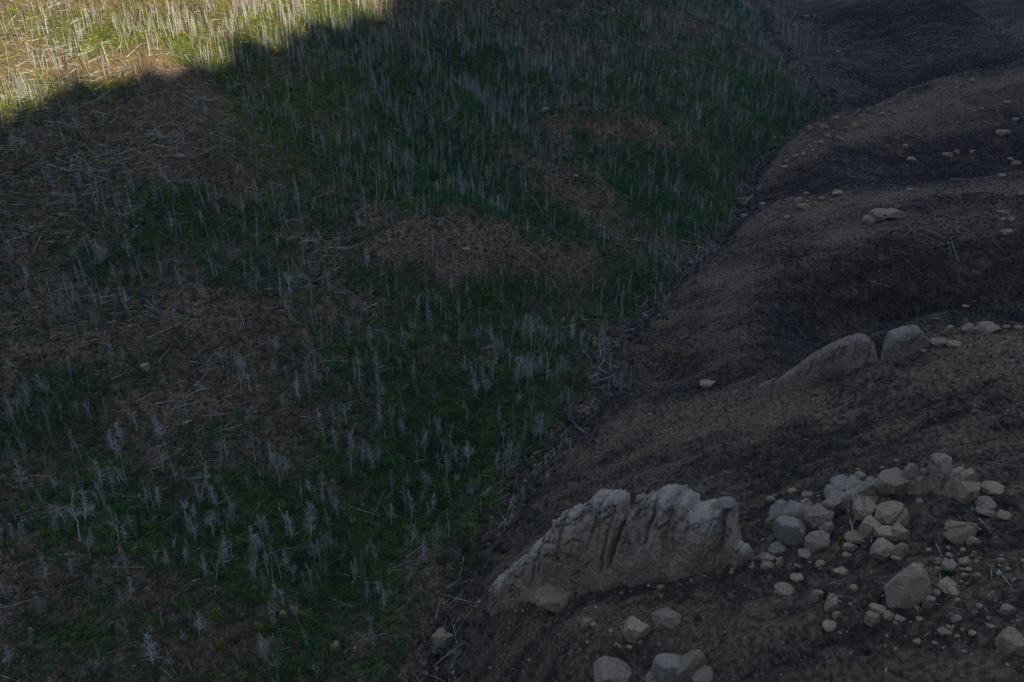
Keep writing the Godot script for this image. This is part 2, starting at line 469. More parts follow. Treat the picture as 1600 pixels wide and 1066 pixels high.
func picture(seed_: int, wave: float, octaves: int, stops: Array, normal := 0.0, type := FastNoiseLite.TYPE_SIMPLEX_SMOOTH) -> NoiseTexture2D:
	var t := NoiseTexture2D.new()
	t.width = 512
	t.height = 512
	t.seamless = true
	t.seamless_blend_skirt = 0.2
	t.noise = noise(seed_, wave, octaves)
	t.noise.noise_type = type
	if normal > 0.0:
		t.as_normal_map = true
		t.bump_strength = normal
	else:
		var g := Gradient.new()
		var offs := PackedFloat32Array()
		var cols := PackedColorArray()
		for s in stops:
			offs.append(s[0])
			cols.append(s[1].linear_to_srgb())
		g.offsets = offs
		g.colors = cols
		t.color_ramp = g
	return t

func solid(r: float, g: float, b: float, rough := 0.95) -> StandardMaterial3D:
	var m := StandardMaterial3D.new()
	m.albedo_color = Color(r, g, b).linear_to_srgb()
	m.roughness = rough
	m.metallic_specular = 0.25
	return m

func make_materials():
	var g := solid(1, 1, 1)
	g.vertex_color_use_as_albedo = true
	g.albedo_texture = picture(21, 60.0, 5, [[0.0, Color(.16, .155, .15)], [0.36, Color(.40, .39, .38)], [0.52, Color(.66, .65, .63)], [0.68, Color(.92, .91, .89)], [1.0, Color(1, 1, 1)]])
	g.uv1_triplanar = true
	g.uv1_world_triplanar = true
	g.uv1_scale = Vector3.ONE / 11.0
	g.normal_enabled = true
	g.normal_texture = picture(22, 36.0, 5, [], 9.0)
	g.normal_scale = 1.2
	M.ground = g
	var grain := picture(31, 55.0, 5, [[0.0, Color(.38, .36, .35)], [0.30, Color(.66, .64, .62)], [0.5, Color(.82, .80, .77)], [0.75, Color(.93, .91, .88)], [1.0, Color(1, 1, 1)]])
	var bumps := picture(33, 50.0, 5, [], 12.0)
	var list := {"tan": Color(.31, .235, .172), "grey": Color(.27, .218, .182), "pink": Color(.295, .218, .18), "blue": Color(.262, .232, .212), "pale": Color(.35, .275, .205)}
	for k in list:
		var r := solid(list[k].r, list[k].g, list[k].b)
		r.albedo_texture = grain
		r.uv1_triplanar = true
		r.uv1_world_triplanar = true
		r.uv1_scale = Vector3.ONE / 6.0
		r.normal_enabled = true
		r.normal_texture = bumps
		r.normal_scale = 0.9
		M[k] = r
	var cliff := solid(1, 1, 1)
	cliff.vertex_color_use_as_albedo = true
	cliff.albedo_texture = picture(35, 46.0, 5, [[0.0, Color(.42, .40, .40)], [0.35, Color(.70, .68, .66)], [0.6, Color(.90, .88, .86)], [1.0, Color(1, 1, 1)]])
	cliff.uv1_triplanar = true
	cliff.uv1_world_triplanar = true
	cliff.uv1_scale = Vector3(1.0 / 7.0, 1.0 / 15.0, 1.0 / 7.0)
	cliff.normal_enabled = true
	cliff.normal_texture = bumps
	cliff.normal_scale = 1.3
	M.cliff = cliff
	var bark := picture(41, 30.0, 4, [[0.0, Color(.35, .34, .33)], [0.4, Color(.75, .74, .73)], [1.0, Color(1, 1, 1)]])
	for k in {"silver": Color(.45, .46, .47), "ash": Color(.30, .30, .30), "white": Color(.57, .57, .57), "char": Color(.035, .033, .032), "rust": Color(.27, .19, .13)}:
		var c: Color = {"silver": Color(.45, .46, .47), "ash": Color(.30, .30, .30), "white": Color(.57, .57, .57), "char": Color(.035, .033, .032), "rust": Color(.27, .19, .13)}[k]
		var b := solid(c.r, c.g, c.b, 0.85)
		b.albedo_texture = bark
		b.uv1_triplanar = true
		b.uv1_scale = Vector3(1.1, 0.25, 1.1)
		M[k] = b
	var tint := solid(1, 1, 1)
	tint.vertex_color_use_as_albedo = true
	M.tint = tint
	var leaf := solid(1, 1, 1, 0.8)
	leaf.vertex_color_use_as_albedo = true
	leaf.backlight = Color(.35, .4, .2)
	leaf.cull_mode = BaseMaterial3D.CULL_DISABLED
	M.leaf = leaf
	for k in {"dark": 0, "olive": 1, "lime": 2}:
		var l := solid([.024, .055, .105][["dark", "olive", "lime"].find(k)], [.060, .075, .125][["dark", "olive", "lime"].find(k)], [.020, .022, .022][["dark", "olive", "lime"].find(k)], 0.8)
		l.backlight = Color(.35, .4, .2)
		l.cull_mode = BaseMaterial3D.CULL_DISABLED
		M[k] = l
	var blade := solid(1, 1, 1, 0.9)
	blade.vertex_color_use_as_albedo = true
	blade.cull_mode = BaseMaterial3D.CULL_DISABLED
	M.blade = blade

# ---------------------------------------------------------------- naming

func numbered(called: String) -> String:
	var n: int = counts.get(called, 0)
	counts[called] = n + 1
	return called if n == 0 else "%s_%03d" % [called, n]

func tag(o: Node, label: String, category: String, group := "", kind := ""):
	if label:
		o.set_meta("label", label)
	if category:
		o.set_meta("category", category)
	if group:
		o.set_meta("group", group)
	if kind:
		o.set_meta("kind", kind)

func put(called: String, mesh: Mesh, mat: Material, parent: Node = null) -> MeshInstance3D:
	var o := MeshInstance3D.new()
	o.name = called if parent else numbered(called)
	o.mesh = mesh
	o.material_override = mat
	(parent if parent else self).add_child(o, true)
	return o

func grid_mesh(v: PackedVector3Array, nrm: PackedVector3Array, col: PackedColorArray, idx: PackedInt32Array) -> ArrayMesh:
	var a := []
	a.resize(Mesh.ARRAY_MAX)
	a[Mesh.ARRAY_VERTEX] = v
	if nrm.size():
		a[Mesh.ARRAY_NORMAL] = nrm
	if col.size():
		a[Mesh.ARRAY_COLOR] = col
	a[Mesh.ARRAY_INDEX] = idx
	var m := ArrayMesh.new()
	m.add_surface_from_arrays(Mesh.PRIMITIVE_TRIANGLES, a)
	return m

# ---------------------------------------------------------------- the hillside

func soil(x: float, f: float) -> Color:
	var d := mask(m_creek, x, f)
	var side := smoothstep(-3.0, 3.0, d + n2.get_noise_2d(x * 1.6, f * 1.6) * 11.0)
	var a := n1.get_noise_2d(x * 2.0 + 300.0, f * 2.0)
	var b := n2.get_noise_2d(x + 90.0, f + 40.0)
	var e := n3.get_noise_2d(x * 0.7, f * 0.7 + 500.0)
	# left: brown burnt soil, pale stony patches, red earth, green floor
	var left := Color(.080, .060, .042).lerp(Color(.145, .104, .068), clampf(0.5 + a * 0.9 + b * 0.6, 0.0, 1.0))
	left = left.lerp(Color(.036, .034, .024), clampf(e * 1.3 + b * 1.1 + 0.1, 0.0, 0.85))
	var bare := clampf(mask(m_bare, x, f) + b * 0.35, 0.0, 1.0)
	left = left.lerp(Color(.165, .118, .082), bare * 0.75)
	var red := clampf(mask(m_red, x, f) + a * 0.4, 0.0, 1.0) * clampf(mask(m_red, x, f) * 2.0, 0.0, 1.0)
	left = left.lerp(Color(.20, .105, .060), red * 0.7)
	var green := clampf(mask(m_green, x, f) * 1.1 + b * 0.8 + e * 0.6 + 0.06 - bare * 0.7, 0.0, 1.0)
	left = left.lerp(Color(.030, .062, .018), green * 0.85)
	# right: charred brush over brown soil in bands; hollow shade and crest light painted in
	var band := n2.get_noise_2d(x * 0.35 + 700.0, f * 1.6)
	var scrub_shade := clampf(mask(m_brush_shade, x, f), 0.0, 1.0)
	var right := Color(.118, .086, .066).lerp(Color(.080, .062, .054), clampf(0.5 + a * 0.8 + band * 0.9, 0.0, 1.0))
	right = right.lerp(Color(.036, .029, .025), clampf(e * 1.1 + band * 0.7 + scrub_shade * 0.95 - 0.05, 0.0, 0.88))
	right = right.lerp(Color(.165, .120, .084), clampf(b * 1.5 - 0.3 - scrub_shade * 0.5, 0.0, 0.65))
	var straw_light := clampf(mask(m_dry_light, x, f) + b * 0.5, 0.0, 1.0) * clampf(mask(m_dry_light, x, f) * 2.0, 0.0, 1.0)
	right = right.lerp(Color(.168, .124, .098), straw_light * (0.7 + e * 0.5))
	var c := right.lerp(left, side)
	return c.lerp(Color(.10, .066, .046), exp(-(d / 5.0) ** 2) * 0.75)

func build_hillside():
	var nx := xa.size()
	var nf := fa.size()
	var v := PackedVector3Array()
	var nr := PackedVector3Array()
	var col := PackedColorArray()
	v.resize(nx * nf)
	nr.resize(nx * nf)
	col.resize(nx * nf)
	for j in nf:
		for i in nx:
			var q := j * nx + i
			var i0 := maxi(i - 1, 0)
			var i1 := mini(i + 1, nx - 1)
			var j0 := maxi(j - 1, 0)
			var j1 := mini(j + 1, nf - 1)
			v[q] = Vector3(xa[i], fine[q] + EYE, -fa[j])
			nr[q] = Vector3(-(fine[j * nx + i1] - fine[j * nx + i0]) / (xa[i1] - xa[i0]), 1.0, (fine[j1 * nx + i] - fine[j0 * nx + i]) / (fa[j1] - fa[j0])).normalized()
			if xa[i] > -400.0 and xa[i] < 650.0 and fa[j] > 20.0 and fa[j] < 1050.0:
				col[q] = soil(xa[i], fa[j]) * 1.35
			else:
				col[q] = Color(.12, .10, .075).lerp(Color(.07, .085, .045), clampf(0.5 + n1.get_noise_2d(xa[i], fa[j]), 0.0, 1.0))
	var idx := PackedInt32Array()
	idx.resize((nx - 1) * (nf - 1) * 6)
	var k := 0
	for j in nf - 1:
		for i in nx - 1:
			var q := j * nx + i
			idx[k] = q
			idx[k + 1] = q + nx
			idx[k + 2] = q + 1
			idx[k + 3] = q + 1
			idx[k + 4] = q + nx
			idx[k + 5] = q + nx + 1
			k += 6
	var o := put("hillside_terrain", grid_mesh(v, nr, col, idx), M.ground)
	tag(o, "burned brown mountain slopes folding down to a narrow creek gully", "hillside", "", "structure")

# ---------------------------------------------------------------- rock fins

# A standing wall of rock: its crest and its foot as the view shows them, its own thickness behind.
func rock_fin(called: String, crest: Array, foot: Array, thick: float, rough: float, label: String, category: String, seed_: int, across: int, mat: Material, lo: Color, hi: Color, clefts := []):
	var feet := PackedVector3Array()
	for k in range(0, foot.size(), 2):
		feet.append(at(foot[k], foot[k + 1]))
	var a := feet[0]
	var b := feet[feet.size() - 1]
	var run := Vector2(b.x - a.x, b.z - a.z)
	var length := run.length()
	run /= length
	var out := Vector2(-run.y, run.x)
	if out.dot(Vector2(a.x, a.z)) > 0.0:
		out = -out
	# foot line: place across the run -> offset out and height
	var fs := PackedVector3Array()
	for p in feet:
		var r := Vector2(p.x - a.x, p.z - a.z)
		fs.append(Vector3(r.dot(run), r.dot(out), p.y))
	# crest: each sight line meets the wall's upright middle plane
	var cs := PackedVector2Array()
	for k in range(0, crest.size(), 2):
		var d := sight(crest[k], crest[k + 1])
		var dir := Vector3(d.x, d.y, -d.z)
		var mid := 0.0
		var back := out * -thick * 0.45
		var den := Vector2(dir.x, dir.z).dot(out)
		var t := (Vector2(a.x, a.z) + back).dot(out) / den
		for n in 2:      # the plane follows the foot's own bend
			var p := Vector2(dir.x, dir.z) * t
			var s := (p - Vector2(a.x, a.z)).dot(run)
			mid = row(fs, s).x
			t = ((Vector2(a.x, a.z) + back).dot(out) + mid) / den
		var p := dir * t
		cs.append(Vector2((Vector2(p.x, p.z) - Vector2(a.x, a.z)).dot(run), p.y + EYE))
	var cracks := noise(seed_, 3.6, 2)
	var bulge := noise(seed_ + 1, 9.0, 3)
	var rubble := noise(seed_ + 2, 2.6, 1)
	rubble.noise_type = FastNoiseLite.TYPE_CELLULAR
	rubble.cellular_return_type = FastNoiseLite.RETURN_DISTANCE2_SUB
	var columns := noise(seed_ + 4, 3.0, 1)
	columns.noise_type = FastNoiseLite.TYPE_CELLULAR
	columns.cellular_return_type = FastNoiseLite.RETURN_CELL_VALUE
	columns.cellular_jitter = 0.9
	var joints := noise(seed_ + 4, 3.0, 1)
	joints.noise_type = FastNoiseLite.TYPE_CELLULAR
	joints.cellular_jitter = 0.9
	joints.cellular_return_type = FastNoiseLite.RETURN_DISTANCE2_SUB
	var fineg := noise(seed_ + 3, 1.1, 3)
	var cuts := []
	for c in clefts:
		var near := 0
		for k in range(0, crest.size(), 2):
			if absf(crest[k] - c[0]) < absf(crest[near] - c[0]):
				near = k
		cuts.append([cs[near / 2].x, c[1], c[2], c[3]])
	var s0 := cs[0].x
	var s1 := cs[0].x
	for q in cs:
		s0 = minf(s0, q.x)
		s1 = maxf(s1, q.x)
	s0 = minf(s0, 0.0)
	s1 = maxf(s1, length)
	var up := int(across * 0.62)
	var pts := PackedVector3Array()
	var col := PackedColorArray()
	var sill := 2.5
	for i in across + 1:
		var s := lerpf(s0, s1, i / float(across))
		var fr := row(fs, s)
		var low := fr.y
		var top := maxf(crest_at(cs, s), low + 0.4)
		var tall := top - low
		var end := clampf(minf(s - s0, s1 - s) / (thick * 0.45), 0.08, 1.0)
		var wide := minf(thick, 1.5 + tall * 0.55) * sqrt(end)
		for j in up + 1:
			var v := j / float(up)
			var y: float
			var o: float
			if v < 0.62:        # the face
				var q := v / 0.62
				y = lerpf(low - sill, top - wide * 0.25, q)
				o = fr.x - q * q * wide * 0.12
			elif v < 0.78:      # the rounded crest
				var q := (v - 0.62) / 0.16 * PI
				y = top - wide * 0.25 + sin(q) * wide * 0.25
				o = fr.x - wide * 0.12 - (1.0 - cos(q)) * 0.5 * wide * 0.8
			else:               # the back
				var q := (v - 0.78) / 0.22
				y = lerpf(top - wide * 0.25, low - sill - 3.0, q)
				o = fr.x - wide * 0.92 - q * wide * 0.3
			var p2 := Vector2(a.x, a.z) + run * s + out * o
			var p := Vector3(p2.x, y, p2.y)
			var rise := clampf((y - low) / maxf(tall, 1.0), 0.0, 1.0)
			# joints: upright cracks, deepest near the crest; blocks along the top
			var cr := absf(cracks.get_noise_2d(s * 0.8 + bulge.get_noise_2d(s, y) * 3.0, y * 0.16))
			var crack := 0.6 * exp(-(cr / 0.05) ** 2) * lerpf(0.25, 1.0, rise) * smoothstep(-0.25, 0.35, bulge.get_noise_2d(s * 0.5 + 40.0, y * 0.5))
			var big := bulge.get_noise_2d(s * 0.7, y * 0.45) * 1.6
			for c in cuts:
				var off: float = (s - c[0] + bulge.get_noise_2d(y * 0.6, c[0]) * 1.4) / c[2]
				crack = maxf(crack, exp(-off * off) * c[1] * smoothstep(c[3], c[3] + 0.25, rise))
			var lump := (rubble.get_noise_3d(p.x * 0.7, p.y * 0.7, p.z * 0.7) + 0.5) * smoothstep(0.68, 0.95, rise) * 1.3
			var cs_ := s * 0.9 + bulge.get_noise_2d(s, y * 0.5) * 0.9
			var cy_ := y * 0.17
			big += columns.get_noise_2d(cs_, cy_) * 0.34 * lerpf(0.25, 1.0, smoothstep(0.1, 0.7, rise))
			crack = maxf(crack, smoothstep(-0.86, -0.99, joints.get_noise_2d(cs_, cy_)) * 0.28 * smoothstep(0.2, 0.7, rise))
			var shift := (big - crack * 1.9 + lump + fineg.get_noise_3d(p.x, p.y * 0.7, p.z) * lerpf(0.10, 0.45, smoothstep(0.5, 0.9, rise))) * rough * clampf(tall / 7.0, 0.15, 1.0)
			var away := Vector3(out.x, 0.0, out.y) if v < 0.66 else (Vector3(-out.x, 0.0, -out.y) if v > 0.78 else Vector3(out.x * cos((v - 0.66) / 0.12 * PI), 0.5, out.y * cos((v - 0.66) / 0.12 * PI)))
			p += away * shift
			pts.append(p)
			var stain := smoothstep(0.05, 0.45, cracks.get_noise_2d(s * 0.9 + 60.0, y * 0.10)) * 0.55
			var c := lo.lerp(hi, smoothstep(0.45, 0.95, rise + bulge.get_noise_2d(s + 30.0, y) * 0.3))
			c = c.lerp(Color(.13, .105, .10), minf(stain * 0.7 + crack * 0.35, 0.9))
			col.append(c)
	var w := up + 1
	var idx := PackedInt32Array()
	for i in across:
		for j in up:
			var q := i * w + j
			idx.append_array([q, q + w, q + 1, q + 1, q + w, q + w + 1] if (out.x * run.y - out.y * run.x) > 0.0 else [q, q + 1, q + w, q + 1, q + w + 1, q + w])
	for e in [0, across]:      # the ends
		for j in range(1, up - 1):
			var q: int = e * w
			idx.append_array([q, q + j, q + j + 1] if e == 0 else [q, q + j + 1, q + j])
	var vol := 0.0
	var core := (a + b) * 0.5
	for k in range(0, idx.size(), 3):
		vol += (pts[idx[k]] - core).dot((pts[idx[k + 1]] - core).cross(pts[idx[k + 2]] - core))
	if vol > 0.0:
		for k in range(0, idx.size(), 3):
			var e := idx[k + 1]
			idx[k + 1] = idx[k + 2]
			idx[k + 2] = e
	var nr := PackedVector3Array()
	nr.resize(pts.size())
	for k in range(0, idx.size(), 3):
		var n := (pts[idx[k + 2]] - pts[idx[k]]).cross(pts[idx[k + 1]] - pts[idx[k]])
		for z in 3:
			nr[idx[k + z]] += n
	for k in nr.size():
		nr[k] = nr[k].normalized()
	var o := MeshInstance3D.new()
	o.name = numbered(called)
	var centre := (a + b) * 0.5
	for k in pts.size():
		pts[k] -= centre
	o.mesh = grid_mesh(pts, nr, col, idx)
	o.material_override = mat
	o.position = centre
	add_child(o)
	tag(o, label, category)
	return {"node": o, "crest": cs, "feet": fs, "a": a, "run": run, "out": out, "s0": s0, "s1": s1, "thick": thick}

func row(fs: PackedVector3Array, s: float) -> Vector2:
	if s <= fs[0].x:
		return Vector2(fs[0].y, fs[0].z)
	for k in fs.size() - 1:
		if s <= fs[k + 1].x:
			var t := (s - fs[k].x) / maxf(fs[k + 1].x - fs[k].x, 0.01)
			return Vector2(lerpf(fs[k].y, fs[k + 1].y, t), lerpf(fs[k].z, fs[k + 1].z, t))
	var e := fs[fs.size() - 1]
	return Vector2(e.y, e.z)

func crest_at(cs: PackedVector2Array, s: float) -> float:
	var best := -1e9
	for k in cs.size() - 1:
		var p := cs[k]
		var q := cs[k + 1]
		if (s - p.x) * (s - q.x) <= 0.0 and absf(q.x - p.x) > 1e-4:
			best = maxf(best, lerpf(p.y, q.y, (s - p.x) / (q.x - p.x)))
	return best

func build_outcrops():
	var f = rock_fin("rock_outcrop", [777,945, 778,905, 788,894, 800,889, 801,882, 812,873, 827,864, 829,857, 840,846, 856,843, 860,825, 870,812, 876,801, 889,798, 892,792, 900,796, 914,787, 920,781, 928,772, 939,769, 953,770, 964,770, 972,781, 975,795, 980,799, 988,790, 999,791, 1003,779, 1010,773, 1020,773, 1027,768, 1035,765, 1046,769, 1057,769, 1074,774, 1085,787, 1096,792, 1107,790, 1120,788, 1123,781, 1134,781, 1145,787, 1146,795, 1151,809, 1159,823, 1162,836, 1175,842, 1183,851, 1194,864, 1206,884],
		[777,955, 801,950, 845,942, 898,930, 953,922, 1008,915, 1063,905, 1104,898, 1137,890, 1159,884, 1185,874, 1206,886], 9.0, 1.0,
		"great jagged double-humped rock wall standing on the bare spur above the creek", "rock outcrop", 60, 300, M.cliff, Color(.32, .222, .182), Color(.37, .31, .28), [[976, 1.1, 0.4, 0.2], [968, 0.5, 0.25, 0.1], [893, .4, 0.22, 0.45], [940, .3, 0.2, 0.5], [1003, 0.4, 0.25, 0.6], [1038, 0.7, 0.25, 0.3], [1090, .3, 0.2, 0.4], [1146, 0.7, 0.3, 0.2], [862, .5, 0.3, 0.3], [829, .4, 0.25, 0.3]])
	for k in [[905,793,.9],[940,771,1.3],[962,773,1.0],[893,797,.8],[1005,778,1.3],[1022,774,1.2],[1050,770,1.1],[1078,780,1.0],[1134,784,1.6],[1118,790,1.0],[832,857,.8],[848,846,.9],[795,892,1.0],[806,880,.8],[868,815,.9],[786,900,1.2],[784,918,1.0]]:
		var d := sight(k[0], k[1] + 3)
		var a: Vector3 = f.a
		var out: Vector2 = f.out
		var t := (Vector2(a.x, a.z) - out * 4.0).dot(out) / Vector2(d.x, -d.z).dot(out)
		var o := put("crest_block", rock(int(k[0]) % 12), M.blue if int(k[0]) % 3 == 0 else M.grey, f.node)
		o.transform = Transform3D(Basis(Vector3(.3, 1, .2).normalized(), k[0] * 1.7).scaled(Vector3(k[2] * 1.1, k[2] * 0.8, k[2] * 1.0)), Vector3(d.x * t, d.y * t + EYE, -d.z * t) - f.node.position)
	rock_fin("rock_rib", [1200,806, 1235,790, 1262,790, 1295,784, 1320,768, 1345,760, 1372,746, 1400,742, 1425,740, 1440,750, 1460,742, 1480,744, 1500,752, 1519,776], [1200,824, 1235,818, 1262,814, 1295,806, 1320,796, 1345,788, 1372,776, 1400,768, 1440,766, 1480,768, 1519,782], 4.0, 0.7,
		"low broken rib of bedrock under the stacked boulders right of the great wall", "rock rib", 90, 200, M.cliff, Color(.27, .205, .165), Color(.30, .255, .225))
	rock_fin("rock_pinnacle", [1416,752, 1422,726, 1430,722, 1436,742, 1446,744, 1454,724, 1466,710, 1478,712, 1485,738, 1491,732, 1504,742, 1515,762, 1521,785], [1416,772, 1450,772, 1485,778, 1521,800], 4.0, 0.7,
		"jagged pinnacled outcrop crowning the right end of the boulder rib", "rock pinnacle", 95, 90, M.cliff, Color(.28, .21, .17), Color(.31, .26, .225), [[1440, .8, .4, 0.0], [1487, .8, .35, 0.0], [1460, .4, .25, .2]])
	rock_fin("rock_slab", [1209,610, 1213,592, 1239,575, 1273,552, 1299,537, 1326,525, 1343,522, 1359,527, 1369,538, 1374,555, 1375,566],
		[1209,613, 1233,615, 1266,608, 1299,590, 1349,573, 1375,568], 6.0, 0.65,
		"long smooth sloping rock slab like a whale's back on the middle spur", "rock slab", 70, 150, M.cliff, Color(.25, .19, .16), Color(.25, .205, .18), [[1326, .5, .25, 0.3], [1359, .6, .25, 0.0], [1273, .4, .2, 0.4]])
	rock_fin("rock_slab", [1174,618, 1181,608, 1189,599, 1208,592, 1211,612], [1174,622, 1211,613], 3.5, 0.4,
		"small wedge of rock at the lower end of the long sloping slab", "rock slab", 72, 40, M.cliff, Color(.22, .175, .155), Color(.23, .195, .18))
	rock_fin("rock_slab", [1375,566, 1377,542, 1393,519, 1416,512, 1436,510, 1446,525, 1449,540], [1375,570, 1399,566, 1426,555, 1449,542], 5.0, 0.6,
		"blunt upright rock slab just uphill of the long sloping slab", "rock slab", 74, 70, M.cliff, Color(.24, .19, .17), Color(.25, .235, .215))

# ---------------------------------------------------------------- boulders

var rocks := {}

func ball(level: int) -> Array:
	var t := (1.0 + sqrt(5.0)) / 2.0
	var v := [Vector3(-1, t, 0), Vector3(1, t, 0), Vector3(-1, -t, 0), Vector3(1, -t, 0), Vector3(0, -1, t), Vector3(0, 1, t), Vector3(0, -1, -t), Vector3(0, 1, -t), Vector3(t, 0, -1), Vector3(t, 0, 1), Vector3(-t, 0, -1), Vector3(-t, 0, 1)]
	for k in 12:
		v[k] = v[k].normalized()
	var f := [0, 11, 5, 0, 5, 1, 0, 1, 7, 0, 7, 10, 0, 10, 11, 1, 5, 9, 5, 11, 4, 11, 10, 2, 10, 7, 6, 7, 1, 8, 3, 9, 4, 3, 4, 2, 3, 2, 6, 3, 6, 8, 3, 8, 9, 4, 9, 5, 2, 4, 11, 6, 2, 10, 8, 6, 7, 9, 8, 1]
	for l in level:
		var mids := {}
		var g := []
		for k in range(0, f.size(), 3):
			var m := [0, 0, 0]
			for e in 3:
				var a: int = f[k + e]
				var b: int = f[k + (e + 1) % 3]
				var key := mini(a, b) * 100000 + maxi(a, b)
				if not mids.has(key):
					mids[key] = v.size()
					v.append(((v[a] + v[b]) * 0.5).normalized())
				m[e] = mids[key]
			g.append_array([f[k], m[0], m[2], f[k + 1], m[1], m[0], f[k + 2], m[2], m[1], m[0], m[1], m[2]])
		f = g
	return [v, f]

# A boulder of about unit radius: a block cut by random faces, worn and pitted. Kinds 0-3 round, 4-7 blocky, 8-11 slabby or split.
func rock(kind: int, level := 3) -> ArrayMesh:
	var key := kind * 10 + level
	if rocks.has(key):
		return rocks[key]
	var r := RandomNumberGenerator.new()
	r.seed = 500 + kind * 31
	var cuts := []
	for k in (16 if kind < 4 else (11 if kind < 8 else 7)):
		var n := Vector3(r.randfn(), r.randfn(), r.randfn()).normalized()
		cuts.append([n, r.randf_range(0.78, 0.98) if kind < 4 else r.randf_range(0.74, 1.0)])
	for n in [Vector3.UP, Vector3.DOWN, Vector3.LEFT, Vector3.RIGHT, Vector3.FORWARD, Vector3.BACK]:
		cuts.append([(n + Vector3(r.randfn(), r.randfn(), r.randfn()) * (0.13 if kind < 4 else 0.26)).normalized(), r.randf_range(0.82, 0.95) if kind < 4 else r.randf_range(0.70, 0.86)])
	var wear := noise(900 + kind, 0.7, 4)
	var split := Vector3(r.randfn(), 0.5 * r.randfn(), r.randfn()).normalized()
	var b := ball(level)
	var pts := PackedVector3Array()
	for d in b[0]:
		var m := 1.15
		for c in cuts:
			var q: float = c[0].dot(d)
			if q > 0.05:
				m = minf(m, c[1] / q)
		m *= 1.0 + wear.get_noise_3dv(d * 1.2) * (0.14 if kind < 4 else 0.10)
		if kind >= 8:
			m -= 0.28 * exp(-(split.dot(d) * m / 0.06) ** 2)
		pts.append(d * m)
	var idx := PackedInt32Array(b[1])
	rocks[key] = faceted(pts, idx, 0.91)
	return rocks[key]

# normals that keep the sharp edges: each corner takes the mean of the faces round it that lean its way
func faceted(pts: PackedVector3Array, idx: PackedInt32Array, keep: float) -> ArrayMesh:
	var vol := 0.0
	for k in range(0, idx.size(), 3):
		vol += pts[idx[k]].dot(pts[idx[k + 1]].cross(pts[idx[k + 2]]))
	var st := []
	var round_ := []
	round_.resize(pts.size())
	for k in pts.size():
		round_[k] = []
	for k in range(0, idx.size(), 3):
		if vol > 0.0:
			var t := idx[k + 1]
			idx[k + 1] = idx[k + 2]
			idx[k + 2] = t
		var n := (pts[idx[k + 2]] - pts[idx[k]]).cross(pts[idx[k + 1]] - pts[idx[k]]).normalized()
		st.append(n)
		for e in 3:
			round_[idx[k + e]].append(n)
	var v := PackedVector3Array()
	var nr := PackedVector3Array()
	var ix := PackedInt32Array()
	for k in idx.size():
		var n: Vector3 = st[k / 3]
		var sum := Vector3.ZERO
		for o in round_[idx[k]]:
			if o.dot(n) > keep:
				sum += o
		v.append(pts[idx[k]])
		nr.append(sum.normalized())
		ix.append(k)
	return grid_mesh(v, nr, PackedColorArray(), ix)

# a boulder that fills w by h pixels of the view round (px, py), set into the ground there
func boulder(px: float, py: float, w: float, h: float, tone: String, kind: int, label: String, turn := 99.0, group := ""):
	if py < 560.0:
		w *= 0.72
		h *= 0.75
		tone = "tan" if tone == "pale" else tone
	var g := at(px, py + h * 0.36)
	var view := in_view(g)
	var ang := atan2(-(g.y - EYE), Vector2(g.x, g.z).length())
	var wide := w * view.z / LENS
	var deep := wide * 0.8
	var tall := clampf((h * view.z / LENS - 0.45 * deep * sin(ang)) / cos(ang), 0.35 * wide, 1.9 * wide)
	var o := put("boulder", rock(kind, 3 if w < 60 else 4), M[tone])
	var back := Vector2(g.x, g.z).normalized() * deep * 0.25
	var yaw := turn if turn < 90.0 else rng.randf_range(-0.7, 0.7)
	var basis_ := Basis(Vector3.UP, yaw) * Basis(Vector3.RIGHT, rng.randf_range(-0.15, 0.15))
	o.transform = Transform3D(basis_.scaled_local(Vector3(wide * 0.68, tall * 0.70, deep * 0.72)), Vector3(g.x + back.x, g.y + tall * 0.30, g.z + back.y))
	tag(o, label, "boulder", group)
	return o

